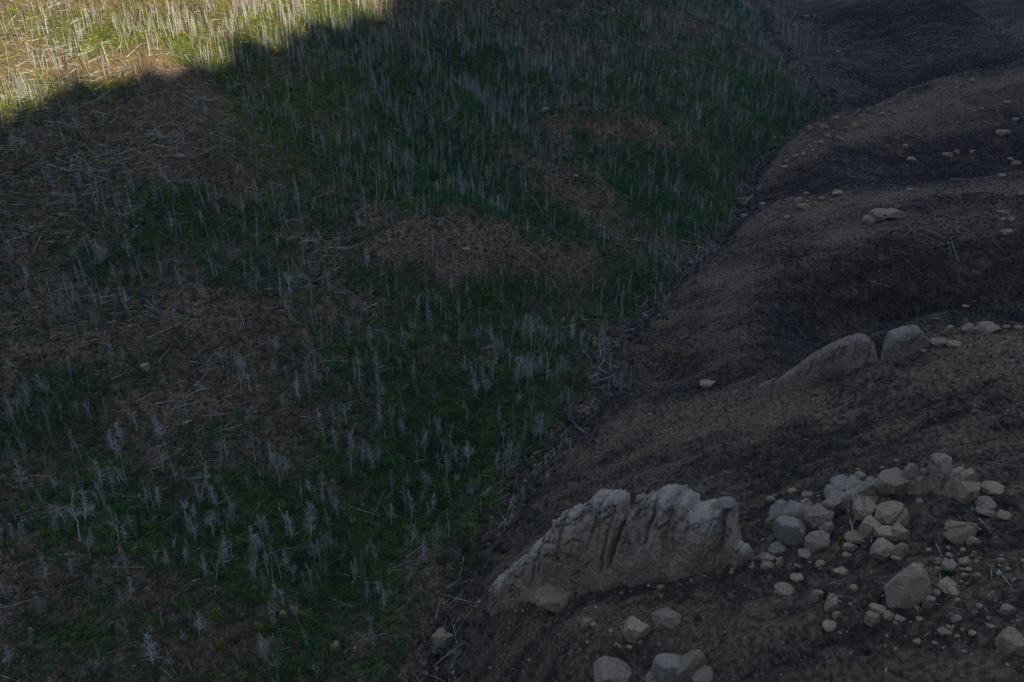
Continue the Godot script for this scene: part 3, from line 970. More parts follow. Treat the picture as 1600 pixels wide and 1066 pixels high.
func build_boulders():
	# the broken rib of rock at the right: places and sizes in the view
	for b in [
		[1395,754,45,38,"grey",4,"big square grey block high in the broken rock rib"],
		[1352,768,34,15,"grey",8,"flat grey slab topmost of the cracked stack in the rock rib"],
		[1353,779,39,17,"grey",5,"thick layered slab second from the top of the cracked stack"],
		[1352,797,35,24,"tan",9,"tan slab in the middle of the cracked stack, under the layered slab"],
		[1358,806,20,14,"pale",4,"small pale block wedged in the cracked stack"],
		[1357,826,24,33,"pale",5,"tall tan pillar block at the left foot of the cracked stack"],
		[1391,807,41,30,"tan",10,"large tan block split by cracks on the right of the stack"],
		[1407,814,15,34,"tan",6,"narrow upright tan block on the right edge of the cracked stack"],
		[1382,835,29,24,"pale",7,"squared tan block below the cracked block of the stack"],
		[1403,834,21,24,"tan",5,"small tan block at the lower right corner of the stack"],
		[1377,860,31,27,"pale",1,"rounded pale boulder under the foot of the cracked stack"],
		[1403,862,19,23,"grey",6,"dull wedge stone right of the rounded pale boulder"],
		[1404,873,16,5,"pale",11,"thin pale flake lying below the dull wedge stone"],
		[1277,809,33,34,"grey",2,"rounded grey boulder between the bluish blocks and the dead bush"],
		[1215,800,28,25,"blue",6,"bluish lichened block at the left end of the rock rib"],
		[1240,797,22,24,"blue",5,"upright bluish block beside the leftmost lichened block"],
		[1259,793,20,20,"grey",8,"grey slab leaning behind the rounded grey boulder"],
		[1233,831,35,45,"blue",4,"tall squarish blue-grey block at the left of the rock rib"],
		[1296,790,24,27,"pink",7,"pinkish leaning slab above the dead bush"],
		[1324,763,44,12,"blue",9,"long bluish slab ridge rising to the square block"],
		[1308,773,34,12,"blue",8,"lower bluish slab of the ridge left of the cracked stack"],
		[1361,756,18,18,"blue",5,"bluish block between slab ridge and square grey block"],
		[1274,849,29,32,"grey",0,"rough grey boulder below the rounded grey boulder"],
		[1292,826,17,19,"grey",3,"small dark boulder left of the dead bush in the rocks"],
		[1337,843,27,11,"pink",9,"low pinkish stone at the foot of the dead bush"],
		[1327,855,16,14,"tan",4,"tan stone below the low pinkish stone"],
		[1322,868,11,9,"tan",2,"small tan stone lowest under the dead bush"],
		[1214,860,25,17,"blue",1,"bluish boulder at the lower left foot of the rock rib"],
		[1256,867,17,13,"grey",0,"small grey boulder right of the bluish foot boulder"],
		[1201,873,16,12,"grey",5,"grey stone beside the right end of the great rock wall"],
		[1198,884,16,10,"grey",3,"flat grey stone below the right end of the rock wall"],
		[1217,879,8,14,"pale",6,"narrow pale stone standing below the bluish foot boulder"],
		[1280,882,11,13,"pale",2,"pale stone alone below the rough grey boulder"],
		[1343,744,16,11,"grey",1,"lone grey stone on the slope above the slab ridge"],
		[1260,774,14,11,"pink",2,"pinkish stone on the slope above the lichened blocks"],
		[1238,768,11,8,"pale",0,"pale flat stone upslope from the lichened blocks"],
		[1204,780,11,8,"pale",3,"little pale stone upslope of the rock wall's right end"],
		[1420,735,13,28,"blue",8,"thin upright slab on top of the rock rib"],
		[1437,742,17,17,"grey",6,"dark notch stone between upright slab and pointed block"],
		[1448,750,11,20,"grey",5,"small upright stone left of the paired summit blocks"],
		[1470,751,31,25,"grey",4,"left of the paired summit blocks of the rib"],
		[1467,726,28,33,"grey",7,"pointed block crowning the right end of the rib"],
		[1500,753,34,42,"tan",9,"leaning tan slab right of the paired summit blocks"],
		[1509,769,28,33,"tan",5,"tan block under the leaning tan slab"],
		[1549,764,26,16,"pale",0,"rounded pale boulder alone at the far right of the rib"],
		[1540,788,26,15,"grey",8,"flat grey slab below the rounded pale boulder"],
		[1540,800,24,12,"grey",9,"second flat slab below the rounded pale boulder"],
		[1568,806,19,11,"pink",1,"pinkish stone rightmost below the rib"],
		[1496,832,37,34,"tan",10,"big cubic boulder split across, right of the stack"],
		[1519,846,15,13,"grey",3,"grey stone at the right side of the split cubic boulder"],
		[1409,921,44,60,"pale",6,"huge pale five-sided boulder alone below the stack"],
		[1372,953,19,13,"pale",4,"pale block below left of the huge five-sided boulder"],
		[1387,964,14,14,"tan",1,"tan stone right of the pale block"],
		[1361,968,17,19,"grey",5,"grey stone downslope of the pale block"],
		[1316,893,19,9,"pale",11,"thin pale slab lying below the dead bush"],
		[1244,903,16,10,"pale",2,"pale stone alone on the bare ground below the rib"],
		[1224,923,24,16,"pink",0,"low pinkish boulder beside the rock wall's foot"],
		[1333,919,10,9,"pale",1,"single small pale cube on the dark turf"],
		[1269,936,11,18,"grey",6,"upright pair stone, left one, on the dark turf"],
		[1278,931,12,16,"tan",7,"upright pair stone, right one, on the dark turf"],
		[1298,945,17,25,"pale",8,"cracked pale stone cluster's biggest block on the dark turf"],
		[1306,961,11,9,"grey",3,"small stone under the cracked pale block"],
		[1482,917,27,10,"pale",8,"long pale flat block in the rubble at right"],
		[1491,926,14,9,"pale",1,"pale stone under the long flat block"],
		[1484,884,21,13,"pink",9,"pinkish slab in the rubble upslope of the long flat block"],
		[1546,931,9,21,"pink",6,"narrow pink stone standing in the rubble"],
		[1571,953,17,20,"pink",4,"pinkish block near the right edge of the rubble"],
		[1492,968,12,14,"grey",2,"grey stone low in the rubble field"],
		[1450,942,13,22,"tan",7,"tan upright stone right of the huge five-sided boulder"],
		[1461,928,11,13,"grey",0,"grey stone above the tan upright stone"],
		[1296,978,19,9,"pale",3,"flat pale boulder lowest on the open dark turf"],
		[1578,1007,36,38,"pink",5,"broad dull pink boulder at the lower right edge"],
		[870,940,51,31,"tan",9,"long tan boulder resting against the rock wall's foot"],
		[993,987,31,31,"pale",5,"pale angular boulder, left of the pair below the wall"],
		[1040,968,34,26,"grey",6,"pale grey boulder, right of the pair below the wall"],
		[690,1001,25,27,"tan",2,"tan egg-shaped boulder perched beside the creek gully"],
		[918,974,17,13,"grey",3,"low grey stone half buried below the rock wall"],
		[927,977,8,7,"pale",1,"pebble-small pale stone beside the half-buried grey one"],
		[963,1055,58,34,"grey",5,"big grey boulder cut by the lower edge of the view"],
		[1050,1052,44,46,"blue",4,"tall bluish block of the lowest outcrop"],
		[1075,1046,36,44,"grey",6,"grey block right of the tall bluish lowest block"],
		[1036,1036,18,20,"blue",7,"small bluish knob leaning on the lowest outcrop"],
		[1097,1060,30,24,"grey",0,"rounded grey stone at the right end of the lowest outcrop"],
		[1021,1063,24,20,"grey",2,"grey stone at the left end of the lowest outcrop"],
		[1479,242,17,11,"pale",4,"pale block, left of three in a row on the far spur"],
		[1494,237,10,8,"pale",1,"small pale stone, middle of three in a row on the far spur"],
		[1518,237,9,7,"pale",2,"small pale stone, right of three in a row on the far spur"],
		[1423,249,16,8,"pale",8,"flat pale stone on the far spur, left of the row of three"],
		[1414,228,9,7,"tan",0,"small tan stone above the flat one on the far spur"],
		[1566,207,22,11,"pale",5,"pale block high at the right of the far spur"],
		[1587,255,16,9,"tan",3,"tan stone at the right edge of the far spur"],
		[1578,248,12,6,"tan",1,"little tan stone above the right-edge stone of the far spur"],
		[1586,187,11,8,"pale",2,"pale stone near the right edge under the far crest"],
		[1573,160,11,6,"pale",0,"tiny pale stone close to the far crest at right"],
		[1534,170,9,6,"tan",1,"tiny tan stone below the far crest"],
		[1261,302,13,6,"pale",5,"topmost pale stone of the small knoll on the third spur"],
		[1256,323,21,13,"pale",4,"broad pale block on the knoll of the third spur"],
		[1309,302,22,9,"tan",8,"flat tan slab on the third spur's crest"],
		[1246,314,14,12,"grey",6,"grey stone at the left of the knoll on the third spur"],
		[1191,322,13,15,"pink",7,"pinkish nose of rock where the third spur meets the creek"],
		[1163,338,15,10,"pink",1,"low pink rock at the third spur's foot"],
		[1229,340,11,9,"pale",2,"pale stone below the knoll of the third spur"],
		[1386,336,60,24,"pink",9,"broad low rock outcrop on the third spur"],
		[1362,343,30,14,"pink",5,"left shoulder stone of the broad low outcrop"],
		[1566,332,18,6,"pale",11,"flat pale stone, upper of the trio on the third spur"],
		[1566,343,11,8,"pale",0,"pale stone, lower left of the trio on the third spur"],
		[1580,343,13,9,"pale",3,"pale stone, lower right of the trio on the third spur"],
		[1595,303,11,9,"tan",1,"tan stone at the right edge of the third spur"],
		[1566,274,14,6,"pale",8,"pale stone on the skyline of the third spur at right"],
		[1422,296,12,5,"grey",2,"grey stone on the third spur's skyline"],
		[1260,26,9,6,"tan",4,"tan stone on the far purple slope at the top"],
		[1309,81,8,5,"pale",1,"pale stone in the middle of the far slope"],
		[1241,39,9,4,"tan",0,"small flat stone low on the far slope"],
		[1106,600,20,10,"tan",5,"tan stone on the middle spur's lower crest"],
		[1443,548,11,6,"pale",1,"pale stone at the foot of the blunt upright slab"],
		[1480,517,14,24,"pink",7,"knobbly pinnacle right of the blunt upright slab"],
		[1466,534,32,14,"grey",5,"low rocks under the knobbly pinnacle"],
		[1490,538,24,14,"tan",0,"tan boulder right of the knobbly pinnacle's foot"],
		[1511,513,24,16,"grey",6,"grey crag on the middle spur's skyline"],
		[1524,516,12,14,"grey",4,"little spike stone beside the grey crag"],
		[1545,515,40,8,"grey",8,"long low ledge right of the grey crag"],
		[1572,511,12,9,"grey",5,"small block on the skyline, second from right"],
		[1592,512,16,8,"grey",9,"small block on the skyline at the right edge"],
		[1508,478,12,6,"pale",2,"pale stone on the slope behind the grey crag"],
		[1572,363,20,12,"pink",0,"pinkish stone below the trio on the third spur"],
		[283,244,13,9,"pale",3,"pale stone on the log-strewn left slope"],
		[852,172,13,11,"tan",2,"tan boulder beside the etched gully's head"],
		[937,229,8,8,"pale",1,"pale stone right of the etched gully"],
		[900,275,9,5,"pale",8,"small pale stone on the lip of the etched gully"],
		[664,374,8,5,"tan",1,"tan stone on the left part of the bare brown knoll"],
		[728,389,14,6,"pale",4,"pale flat stone on the bare brown knoll"],
		[821,440,7,6,"pale",2,"small pale stone right of the bare brown knoll"],
		[525,1011,11,15,"tan",0,"tan boulder on the bare ground near the bottom"],
		[442,961,10,10,"tan",1,"round tan stone in the lower thicket"],
		[50,985,8,8,"tan",3,"tan stone at the lower left edge"],
		[292,660,10,5,"pale",2,"pale stone below the pale slanting log"],
		[228,574,12,12,"pale",7,"jagged pale stone on the bare left slope"],
		[203,510,7,7,"pale",1,"lone pale stone on the bare left slope"],
		[880,500,7,8,"pale",6,"pale stone among trees above the creek"],
	]:
		boulder(b[0], b[1], b[2], b[3], b[4], b[5], b[6])
	# lines of broken stone on the far spur, and the rubble fields
	var stony := []
	for l in [[34, 5.0, 13.0, 9.0, "far spur's stony crest", 1212,226, 1240,210, 1276,198, 1335,181, 1365,170, 1405,157, 1450,144, 1500,132, 1535,124],
			[30, 6.0, 13.0, 6.0, "second stone line on the far spur", 1222,262, 1252,238, 1266,230, 1285,218, 1320,203, 1380,178, 1432,165],
			[8, 6.0, 14.0, 9.0, "third spur's stony knoll", 1235,325, 1256,312, 1300,306, 1330,312],
			[34, 4.0, 13.0, 45.0, "rubble below the split cubic boulder", 1440,870, 1500,880, 1560,900],
			[30, 4.0, 14.0, 40.0, "rubble at the lower right", 1400,980, 1480,990, 1580,970],
			[24, 3.5, 9.0, 7.0, "foot of the rock wall", 790,958, 900,936, 1008,920, 1104,902, 1185,880],
			[12, 5.0, 13.0, 22.0, "stones packed along the rib", 1210,815, 1290,815, 1370,790, 1430,770],
			[10, 4.0, 8.0, 14.0, "stones below the lichened blocks", 1190,870, 1240,880, 1300,890],
			[8, 4.0, 8.0, 20.0, "upper ground above the rib", 1280,780, 1400,720, 1530,730],
			[8, 4.0, 9.0, 25.0, "open turf in the foreground", 900,1000, 1000,1020, 1150,960]]:
		for k in l[0]:
			var t: float = (k + rng.randf() * 0.8) / l[0] * ((l.size() - 5) / 2 - 1)
			var s := mini(int(t), (l.size() - 5) / 2 - 2)
			var q := 5 + s * 2
			var x: float = lerpf(l[q], l[q + 2], t - s) + rng.randfn() * l[3] * 0.6
			var y: float = lerpf(l[q + 1], l[q + 3], t - s) + rng.randfn() * l[3] * 0.5
			var w := lerpf(l[1], l[2], rng.randf() * rng.randf())
			stony.append([x, y, w, w * rng.randf_range(0.5, 0.85), ["pale", "tan", "pink", "grey", "tan"][rng.randi() % 5], 4 + rng.randi() % 8 if rng.randf() < 0.8 else rng.randi() % 4, l[4]])
	stony = stony.filter(func(b): return b[0] > 5 and b[0] < 1595 and b[1] < 1062)
	var told := {}
	for b in stony:
		var look: String = ("larger " if b[2] > 9.0 else ("mid-sized " if b[2] > 6.5 else "small ")) + {"pale": "pale", "tan": "tan", "pink": "pinkish", "grey": "grey"}[b[4]] + (" flat" if b[3] < b[2] * 0.62 else "") + " stone"
		b.append(look)
		told[look + b[6]] = told.get(look + b[6], []) + [b]
	for key in told:
		var many: Array = told[key]
		many.sort_custom(func(a, c): return a[0] < c[0])
		for k in many.size():
			var b: Array = many[k]
			var where: String = (" in the " if not b[6].begins_with("upper") and not b[6].begins_with("open") and not b[6].begins_with("foot") and not b[6].begins_with("stones below") else " at the ") + b[6]
			boulder(b[0], b[1], b[2], b[3], b[4], b[5], b[7] + where + place(k, many.size()), 99.0, "broken stones of the " + b[6])

func place(k: int, n: int) -> String:
	if n == 1:
		return ""
	if n == 2:
		return ", left one" if k == 0 else ", right one"
	if k == 0:
		return ", leftmost"
	if k == n - 1:
		return ", rightmost"
	return ", " + ["", "second", "third", "fourth", "fifth", "sixth", "seventh", "eighth", "ninth", "tenth", "eleventh", "twelfth", "thirteenth", "fourteenth", "fifteenth", "sixteenth", "seventeenth"][mini(k, 16)] + " from left"

# ---------------------------------------------------------------- dead trees

class Shape:
	var v := PackedVector3Array()
	var n := PackedVector3Array()
	var i := PackedInt32Array()
	func tube(path: Array, radii: Array, sides: int):
		var at0 := v.size()
		for k in path.size():
			var d: Vector3 = (path[mini(k + 1, path.size() - 1)] - path[maxi(k - 1, 0)]).normalized()
			var a := d.cross(Vector3(0.31, 0.2, 0.93) if absf(d.y) > 0.5 else Vector3.UP).normalized()
			var b := d.cross(a)
			for s in sides:
				var q := TAU * s / sides
				var o := a * cos(q) + b * sin(q)
				v.append(path[k] + o * radii[k])
				n.append(o)
		for k in path.size() - 1:
			for s in sides:
				var p := at0 + k * sides + s
				var r := at0 + k * sides + (s + 1) % sides
				i.append_array([p, p + sides, r, r, p + sides, r + sides])
	func leaf(o: Vector3, a: Vector3, b: Vector3):
		var k := v.size()
		var m := a.cross(b).normalized()
		v.append_array([o - a * 0.5, o + b, o + a * 0.5])
		n.append_array([m, m, m])
		i.append_array([k, k + 1, k + 2])
	func mesh() -> ArrayMesh:
		var a := []
		a.resize(Mesh.ARRAY_MAX)
		a[Mesh.ARRAY_VERTEX] = v
		a[Mesh.ARRAY_NORMAL] = n
		a[Mesh.ARRAY_INDEX] = i
		var m := ArrayMesh.new()
		m.add_surface_from_arrays(Mesh.PRIMITIVE_TRIANGLES, a)
		return m

var snags := []      # [trunk mesh, branch mesh, both, height, kind]

func stem(s: Shape, foot: Vector3, top: Vector3, r0: float, r1: float, bend: float, sides: int, r: RandomNumberGenerator) -> Array:
	var path := []
	var radii := []
	var sway := Vector3(r.randfn(), 0, r.randfn()) * bend
	for k in 7:
		var t := k / 6.0
		path.append(foot.lerp(top, t) + sway * sin(t * PI) + Vector3(r.randfn(), 0, r.randfn()) * bend * 0.15 * t)
		radii.append(lerpf(r0, r1, pow(t, 0.85)) * (1.25 if k == 0 else 1.0))
	s.tube(path, radii, sides)
	return path

func on(path: Array, t: float) -> Vector3:
	var q := clampf(t, 0.0, 0.999) * (path.size() - 1)
	return path[int(q)].lerp(path[int(q) + 1], q - int(q))

func limb(s: Shape, from: Vector3, dir: Vector3, length: float, thick: float, twigs: int, lift: float, r: RandomNumberGenerator):
	var mid := from + dir * length * 0.5 + Vector3(r.randfn(), r.randfn(), r.randfn()) * length * 0.05
	var tip := from + dir * length + Vector3(0, lift * length, 0) + Vector3(r.randfn(), r.randfn(), r.randfn()) * length * 0.1
	s.tube([from, mid, tip], [thick, thick * 0.65, thick * 0.2], 3)
	for k in twigs:
		var t := r.randf_range(0.3, 0.95)
		var o := from.lerp(mid, t * 2.0) if t < 0.5 else mid.lerp(tip, t * 2.0 - 1.0)
		var d := (dir + Vector3(r.randfn(), r.randfn() * 0.6 + 0.3, r.randfn()) * 0.7).normalized()
		s.tube([o, o + d * length * r.randf_range(0.2, 0.45)], [thick * 0.5, thick * 0.12], 3)

# kinds: 0 bare pole, 1 twiggy with branches all round, 2 forked with upswept limbs, 3 broken stub
func make_snag(kind: int, seed_: int) -> Array:
	var r := RandomNumberGenerator.new()
	r.seed = seed_
	var tall: float = [r.randf_range(11.5, 14.0), r.randf_range(8.5, 11.5), r.randf_range(8.0, 11.0), r.randf_range(4.0, 6.5)][kind]
	var wood := Shape.new()
	var fuzz := Shape.new()
	var lean := Vector3(r.randfn(), 0, r.randfn()) * 0.25
	if kind == 2:
		var fork := tall * r.randf_range(0.3, 0.5)
		var low := stem(wood, Vector3(0, -0.8, 0), Vector3(lean.x, fork, lean.z), 0.15, 0.10, 0.12, 6, r)
		var stems := 2 + r.randi() % 3
		for k in stems:
			var q := TAU * (k + r.randf() * 0.5) / stems
			var top := Vector3(cos(q) * r.randf_range(0.9, 2.0), tall * r.randf_range(0.8, 1.0), sin(q) * r.randf_range(0.9, 2.0))
			var p := stem(wood, low[6] - Vector3(0, 0.1 + k * 0.3, 0), top, 0.085, 0.02, 0.35, 5, r)
			for j in 13:
				var t := r.randf_range(0.2, 1.0)
				var a := r.randf() * TAU
				limb(fuzz, on(p, t), Vector3(cos(a), r.randf_range(0.5, 1.3), sin(a)).normalized(), r.randf_range(0.7, 1.9) * (1.2 - t * 0.6), 0.034, 4, 0.15, r)
	else:
		var p := stem(wood, Vector3(0, -0.8, 0), Vector3(lean.x, tall, lean.z), [0.125, 0.12, 0, 0.17][kind], [0.03, 0.02, 0, 0.11][kind], 0.12, 6, r)
		for j in [40, 64, 0, 5][kind]:
			var t: float = r.randf_range([0.3, 0.28, 0, 0.4][kind], 0.99)
			var a := r.randf() * TAU
			var long: float = [r.randf_range(0.3, 1.3) * (1.2 - t * 0.7), (1.08 - t) * 2.6 * r.randf_range(0.5, 1.1) + 0.35, 0, r.randf_range(0.2, 0.6)][kind]
			limb(fuzz, on(p, t), Vector3(cos(a), r.randf_range(-0.25, 0.55), sin(a)).normalized(), long, 0.022 if kind == 0 else 0.030, [1, 4, 0, 0][kind], 0.12, r)
	var both := Shape.new()
	for s in [wood, fuzz]:
		var k := both.v.size()
		both.v.append_array(s.v)
		both.n.append_array(s.n)
		for q in s.i:
			both.i.append(q + k)
	return [wood.mesh(), fuzz.mesh(), both.mesh(), tall, kind]

# [centre in the view, words]: where in the land a thing stands
const AREAS := [
	[60,40,"high on the sunlit grass"],[60,140,"low on the sunlit slope"],[190,100,"on the sunlit tan patch"],[300,40,"in the sunlit stand"],[330,110,"beside the sunlit tan patch"],[480,50,"in the last sunlight"],
	[650,50,"just past the sunlight"],[130,240,"amid the strewn logs"],[290,220,"below the sunlight's edge"],[60,340,"left of the strewn logs"],[420,180,"in the deep green gully"],[560,240,"low in the green gully"],
	[720,140,"on the wooded upper slope"],[740,270,"in the second green gully"],[330,350,"on the mid-left thin wood"],[200,420,"on the left wooded bank"],[60,470,"by the upper left edge"],[160,520,"near the arched log"],
	[300,500,"on the bare left bank"],[60,600,"in the left edge thicket"],[140,620,"in the green left hollow"],[260,620,"below the bare left bank"],[330,680,"above the lower thicket"],[430,600,"on the middle brown slope"],[430,450,"under the bare spur"],[560,420,"left of the bare knoll"],[560,570,"in the middle of the slope"],
	[660,480,"below the bare knoll"],[760,480,"in the green under the knoll"],[860,440,"right of the bare knoll"],[820,560,"on the creek's wooded bank"],[680,620,"in the dark central wood"],[760,680,"in the dense creekside green"],[860,650,"beside the mid creek"],[940,540,"at the creek's log jam"],
	[560,700,"in the lower central wood"],[640,800,"in the dark green hollow"],[540,850,"left of the dark hollow"],[700,880,"on the brown creek bank"],[60,740,"at the left edge clearing"],[110,820,"in the lower left thicket"],[200,780,"above the lower left thicket"],[300,800,"in the lower green patch"],[300,880,"right of the lower thicket"],[400,800,"among the white forked group"],[460,880,"in the yellowing brush"],
	[40,960,"by the lower left edge"],[150,1000,"in the lower left brush"],[280,980,"near the bottom brush"],[400,1000,"on the bottom brown ground"],[530,980,"above the bottom edge"],[640,1000,"beside the lowest creek"],
	[1010,130,"across the upper draw"],[1180,190,"on the wooded nose"],[1060,300,"in the far green bottom"],[1050,400,"in the far creek wood"],[1170,40,"in the top side valley"],[1580,20,"in the top right corner"],[1000,470,"on the upper creek bank"],
	[1470,960,"in the right rubble"],[1560,880,"at the right rubble's edge"],[1330,830,"in the broken rock rib"],[1300,560,"on the bare right spurs"],[1350,120,"on the far purple slope"]]

func area(px: float, py: float) -> String:
	var best := 1e9
	var words := ""
	for a in AREAS:
		var d := Vector2(px - a[0], (py - a[1]) * 1.3).length_squared()
		if d < best:
			best = d
			words = a[2]
	return words

func inside(q: Vector3, edge: float) -> bool:
	return q.z > 0.0 and q.x > -edge and q.x < 1600 + edge and q.y > -edge * 1.3 and q.y < 1066 + edge * 1.3

func build_dead_trees():
	for k in 5:
		snags.append(make_snag(0, 100 + k))
	for k in 5:
		snags.append(make_snag(1, 200 + k))
	for k in 5:
		snags.append(make_snag(2, 300 + k))
	for k in 2:
		snags.append(make_snag(3, 400 + k))
	var list := []      # [place, basis, which, bark, pixels tall, foot pixel, top pixel, always]
	# trees the view shows plainly: foot and top, and kind
	for t in [
		[310,335,242,188,2],[378,412,330,172,2],[395,330,372,160,1],[428,490,400,375,2],[552,412,520,290,2],[590,410,570,330,1],[690,270,668,165,2],[745,260,735,150,1],[930,210,915,98,2],[978,165,958,35,1],[900,365,878,248,2],[1005,395,990,258,2],[1100,320,1082,190,2],[1222,385,1212,270,2],[1362,410,1350,265,1],[1340,380,1318,225,2],[1450,400,1445,225,1],[1255,580,1235,450,2],[1378,600,1368,512,2],[1346,550,1330,440,1],[1050,540,1040,400,1],[222,595,190,478,1],[62,410,38,310,2],[105,170,65,20,1],[212,70,195,0,2],
		[598,885,575,785,2],[460,1062,425,955,2],[705,860,705,795,2],[655,400,640,250,3],[625,690,605,575,1],[960,570,945,475,1],[1330,125,1320,45,2],[1140,665,1130,605,3],[775,530,770,450,1],[1115,990,1112,920,0],[1480,1060,1470,980,2],[1500,1000,1520,920,0],[335,560,320,480,1],[870,510,862,430,1],
	]:
		var g := at(t[0] / 2.994, 710 + t[1] / 2.994)
		var d := sight(t[2] / 2.994, 710 + t[3] / 2.994)
		var top := Vector3(d.x, d.y, -d.z) * (g.z / -d.z) + Vector3(0, EYE, 0)
		var up := top - g
		var which: int = [0, 5, 10, 15][t[4]] + rng.randi() % (2 if t[4] == 3 else 5)
		var size: float = up.length() / snags[which][3]
		var b := Basis(Quaternion(Vector3.UP, up.normalized())) * Basis(Vector3.UP, rng.randf() * TAU)
		list.append([g, b.scaled(Vector3.ONE * size), which, ("char" if t[4] == 3 else ["white", "silver", "white"][rng.randi() % 3]), 900.0])
	# the rest, by how thickly they stand
	var tries := 0
	while list.size() < 11000 and tries < 420000:
		tries += 1
		var x := rng.randf_range(-300.0, 400.0)
		var f := rng.randf_range(95.0, 780.0)
		var d := mask(m_creek, x, f)
		var thick := 0.0
		if d > -4.0:
			var open := clampf(mask(m_bare, x, f), 0.0, 1.0)
			thick = (0.20 + mask(m_wood, x, f) * 0.5 + mask(m_green, x, f) * 0.22) * (1.0 - open * 0.65) * clampf(0.55 + 1.6 * n2.get_noise_2d(x * 0.8, f * 0.8 + 77.0), 0.05, 1.4) * smoothstep(-4.0, 6.0, d)
		elif f > 480.0 or d > -13.0:
			thick = mask(m_wood, x, f) * 0.4
		if rng.randf() > thick * 0.55:
			continue
		var g := ground(x, f)
		var q := in_view(g)
		if not inside(q, 160.0):
			continue
		var far := smoothstep(265.0, 345.0, q.z)
		var which: int
		var pick := rng.randf()
		if rng.randf() < far:
			which = rng.randi() % 5 if pick < 0.78 else (5 + rng.randi() % 5 if pick < 0.97 else 15 + rng.randi() % 2)
		else:
			which = rng.randi() % 5 if pick < 0.22 else (5 + rng.randi() % 5 if pick < 0.6 else (10 + rng.randi() % 5 if pick < 0.93 else 15 + rng.randi() % 2))
		var bark: String = ["silver", "silver", "ash", "ash", "white", "silver", "ash", "char", "rust", "ash", "char", "ash"][rng.randi() % 12]
		if which >= 15 and rng.randf() < 0.7:
			bark = "char"
		var tip := Vector3(rng.randfn() * 0.07, 1, rng.randfn() * 0.07)
		if rng.randf() < 0.09:
			tip += Vector3(rng.randfn(), 0, rng.randfn()) * 0.35
		var size := rng.randf_range(0.5, 1.02) * lerpf(1.0, 0.82, far)
		var b := Basis(Quaternion(Vector3.UP, tip.normalized())) * Basis(Vector3.UP, rng.randf() * TAU)
		var girth := rng.randf_range(0.65, 1.35)
		list.append([g, b.scaled_local(Vector3(girth, 1, girth) * size), which, bark, size * snags[which][3] / q.z * 1000.0 * (1.0 if inside(q, 0.0) else 0.0)])
	list.sort_custom(func(a, b): return a[4] > b[4])
	var told := {}
	for k in mini(300, list.size()):
		var t: Array = list[k]
		var foot := in_view(t[0])
		var top := in_view(t[0] + t[1].y * snags[t[2]][3])
		var lean := (top.x - foot.x) / maxf(foot.y - top.y, 1.0)
		var tall: float = snags[t[2]][3] * t[1].y.length()
		var look: String = ("tall " if tall > 11.0 else ("short " if tall < 8.3 else "")) + {"silver": "silver ", "ash": "ash-grey ", "white": "whitish ", "char": "charred black ", "rust": "rusty-brown "}[t[3]] + ["bare-poled", "twiggy", "forked", "broken-topped"][snags[t[2]][4]] + " dead tree" + (" leaning left" if lean < -0.42 else (" leaning right" if lean > 0.2 else ""))
		t.append(look)
		t.append(area(foot.x, foot.y))
		t.append(foot.x)
		var key: String = look + t[6]
		told[key] = told.get(key, []) + [t]
	var first := {}
	for key in told:
		var many: Array = told[key]
		many.sort_custom(func(a, b): return a[7] < b[7])
		for k in many.size():
			var t: Array = many[k]
			var pair := "%d%s" % [t[2], t[3]]
			var o: Node3D
			if not first.has(pair):
				o = Node3D.new()
				put("trunk", snags[t[2]][0], M[t[3]], o)
				var br := put("branches", snags[t[2]][1], M[t[3]], o)
				br.set_meta("kind", "stuff")
				first[pair] = o
			else:
				o = first[pair].duplicate()
			o.name = numbered("dead_tree")
			o.transform = Transform3D(t[1], t[0])
			add_child(o)
			tag(o, t[5] + " " + t[6] + place(k, many.size()), "dead tree", "dead trees standing on the burned slope")
	# those beyond the nearest three hundred: too many and too small to count
	scatter_rest("dead_trees", list.slice(300), "far grey mass of dead standing trees covering the burned slope", "dead trees")

func scatter_rest(called: String, list: Array, label: String, category: String):
	var by := {}
	for t in list:
		by["%d" % t[2]] = by.get("%d" % t[2], []) + [t]
	var root := Node3D.new()
	root.name = numbered(called)
	add_child(root)
	tag(root, label, category, "", "stuff")
	for key in by:
		var many: Array = by[key]
		var mm := MultiMesh.new()
		mm.transform_format = MultiMesh.TRANSFORM_3D
		mm.use_colors = true
		mm.mesh = snags[int(key)][2] if called == "dead_trees" else logs[int(key)][2]
		mm.instance_count = many.size()
		for k in many.size():
			mm.set_instance_transform(k, Transform3D(many[k][1], many[k][0]))
			mm.set_instance_color(k, {"silver": Color(.36, .368, .376), "ash": Color(.24, .24, .24), "white": Color(.46, .46, .46), "char": Color(.035, .033, .032), "rust": Color(.23, .165, .12)}[many[k][3]])
		var o := MultiMeshInstance3D.new()
		o.name = "stems"
		o.multimesh = mm
		o.material_override = M.tint
		root.add_child(o, true)
		o.set_meta("kind", "stuff")

# ---------------------------------------------------------------- fallen logs

var logs := []

func make_log(seed_: int, bushy: bool) -> Array:
	var r := RandomNumberGenerator.new()
	r.seed = seed_
	var wood := Shape.new()
	var fuzz := Shape.new()
	var p := stem(wood, Vector3(-5, 0, 0), Vector3(5, 0, 0), 0.105, 0.025, 0.3, 6, r)
	for j in (46 if bushy else 9):
		var t := r.randf_range(0.25, 0.98)
		var a := r.randf() * TAU
		limb(fuzz, on(p, t), Vector3(0.5, cos(a), sin(a)).normalized(), (r.randf_range(0.5, 1.7) if bushy else r.randf_range(0.2, 0.8)) * (1.2 - t * 0.6), 0.03, 2 if bushy else 0, 0.0, r)
	var both := Shape.new()
	for s in [wood, fuzz]:
		var k := both.v.size()
		both.v.append_array(s.v)
		both.n.append_array(s.n)
		for q in s.i:
			both.i.append(q + k)
	return [wood.mesh(), fuzz.mesh(), both.mesh(), 10.0, 1 if bushy else 0]

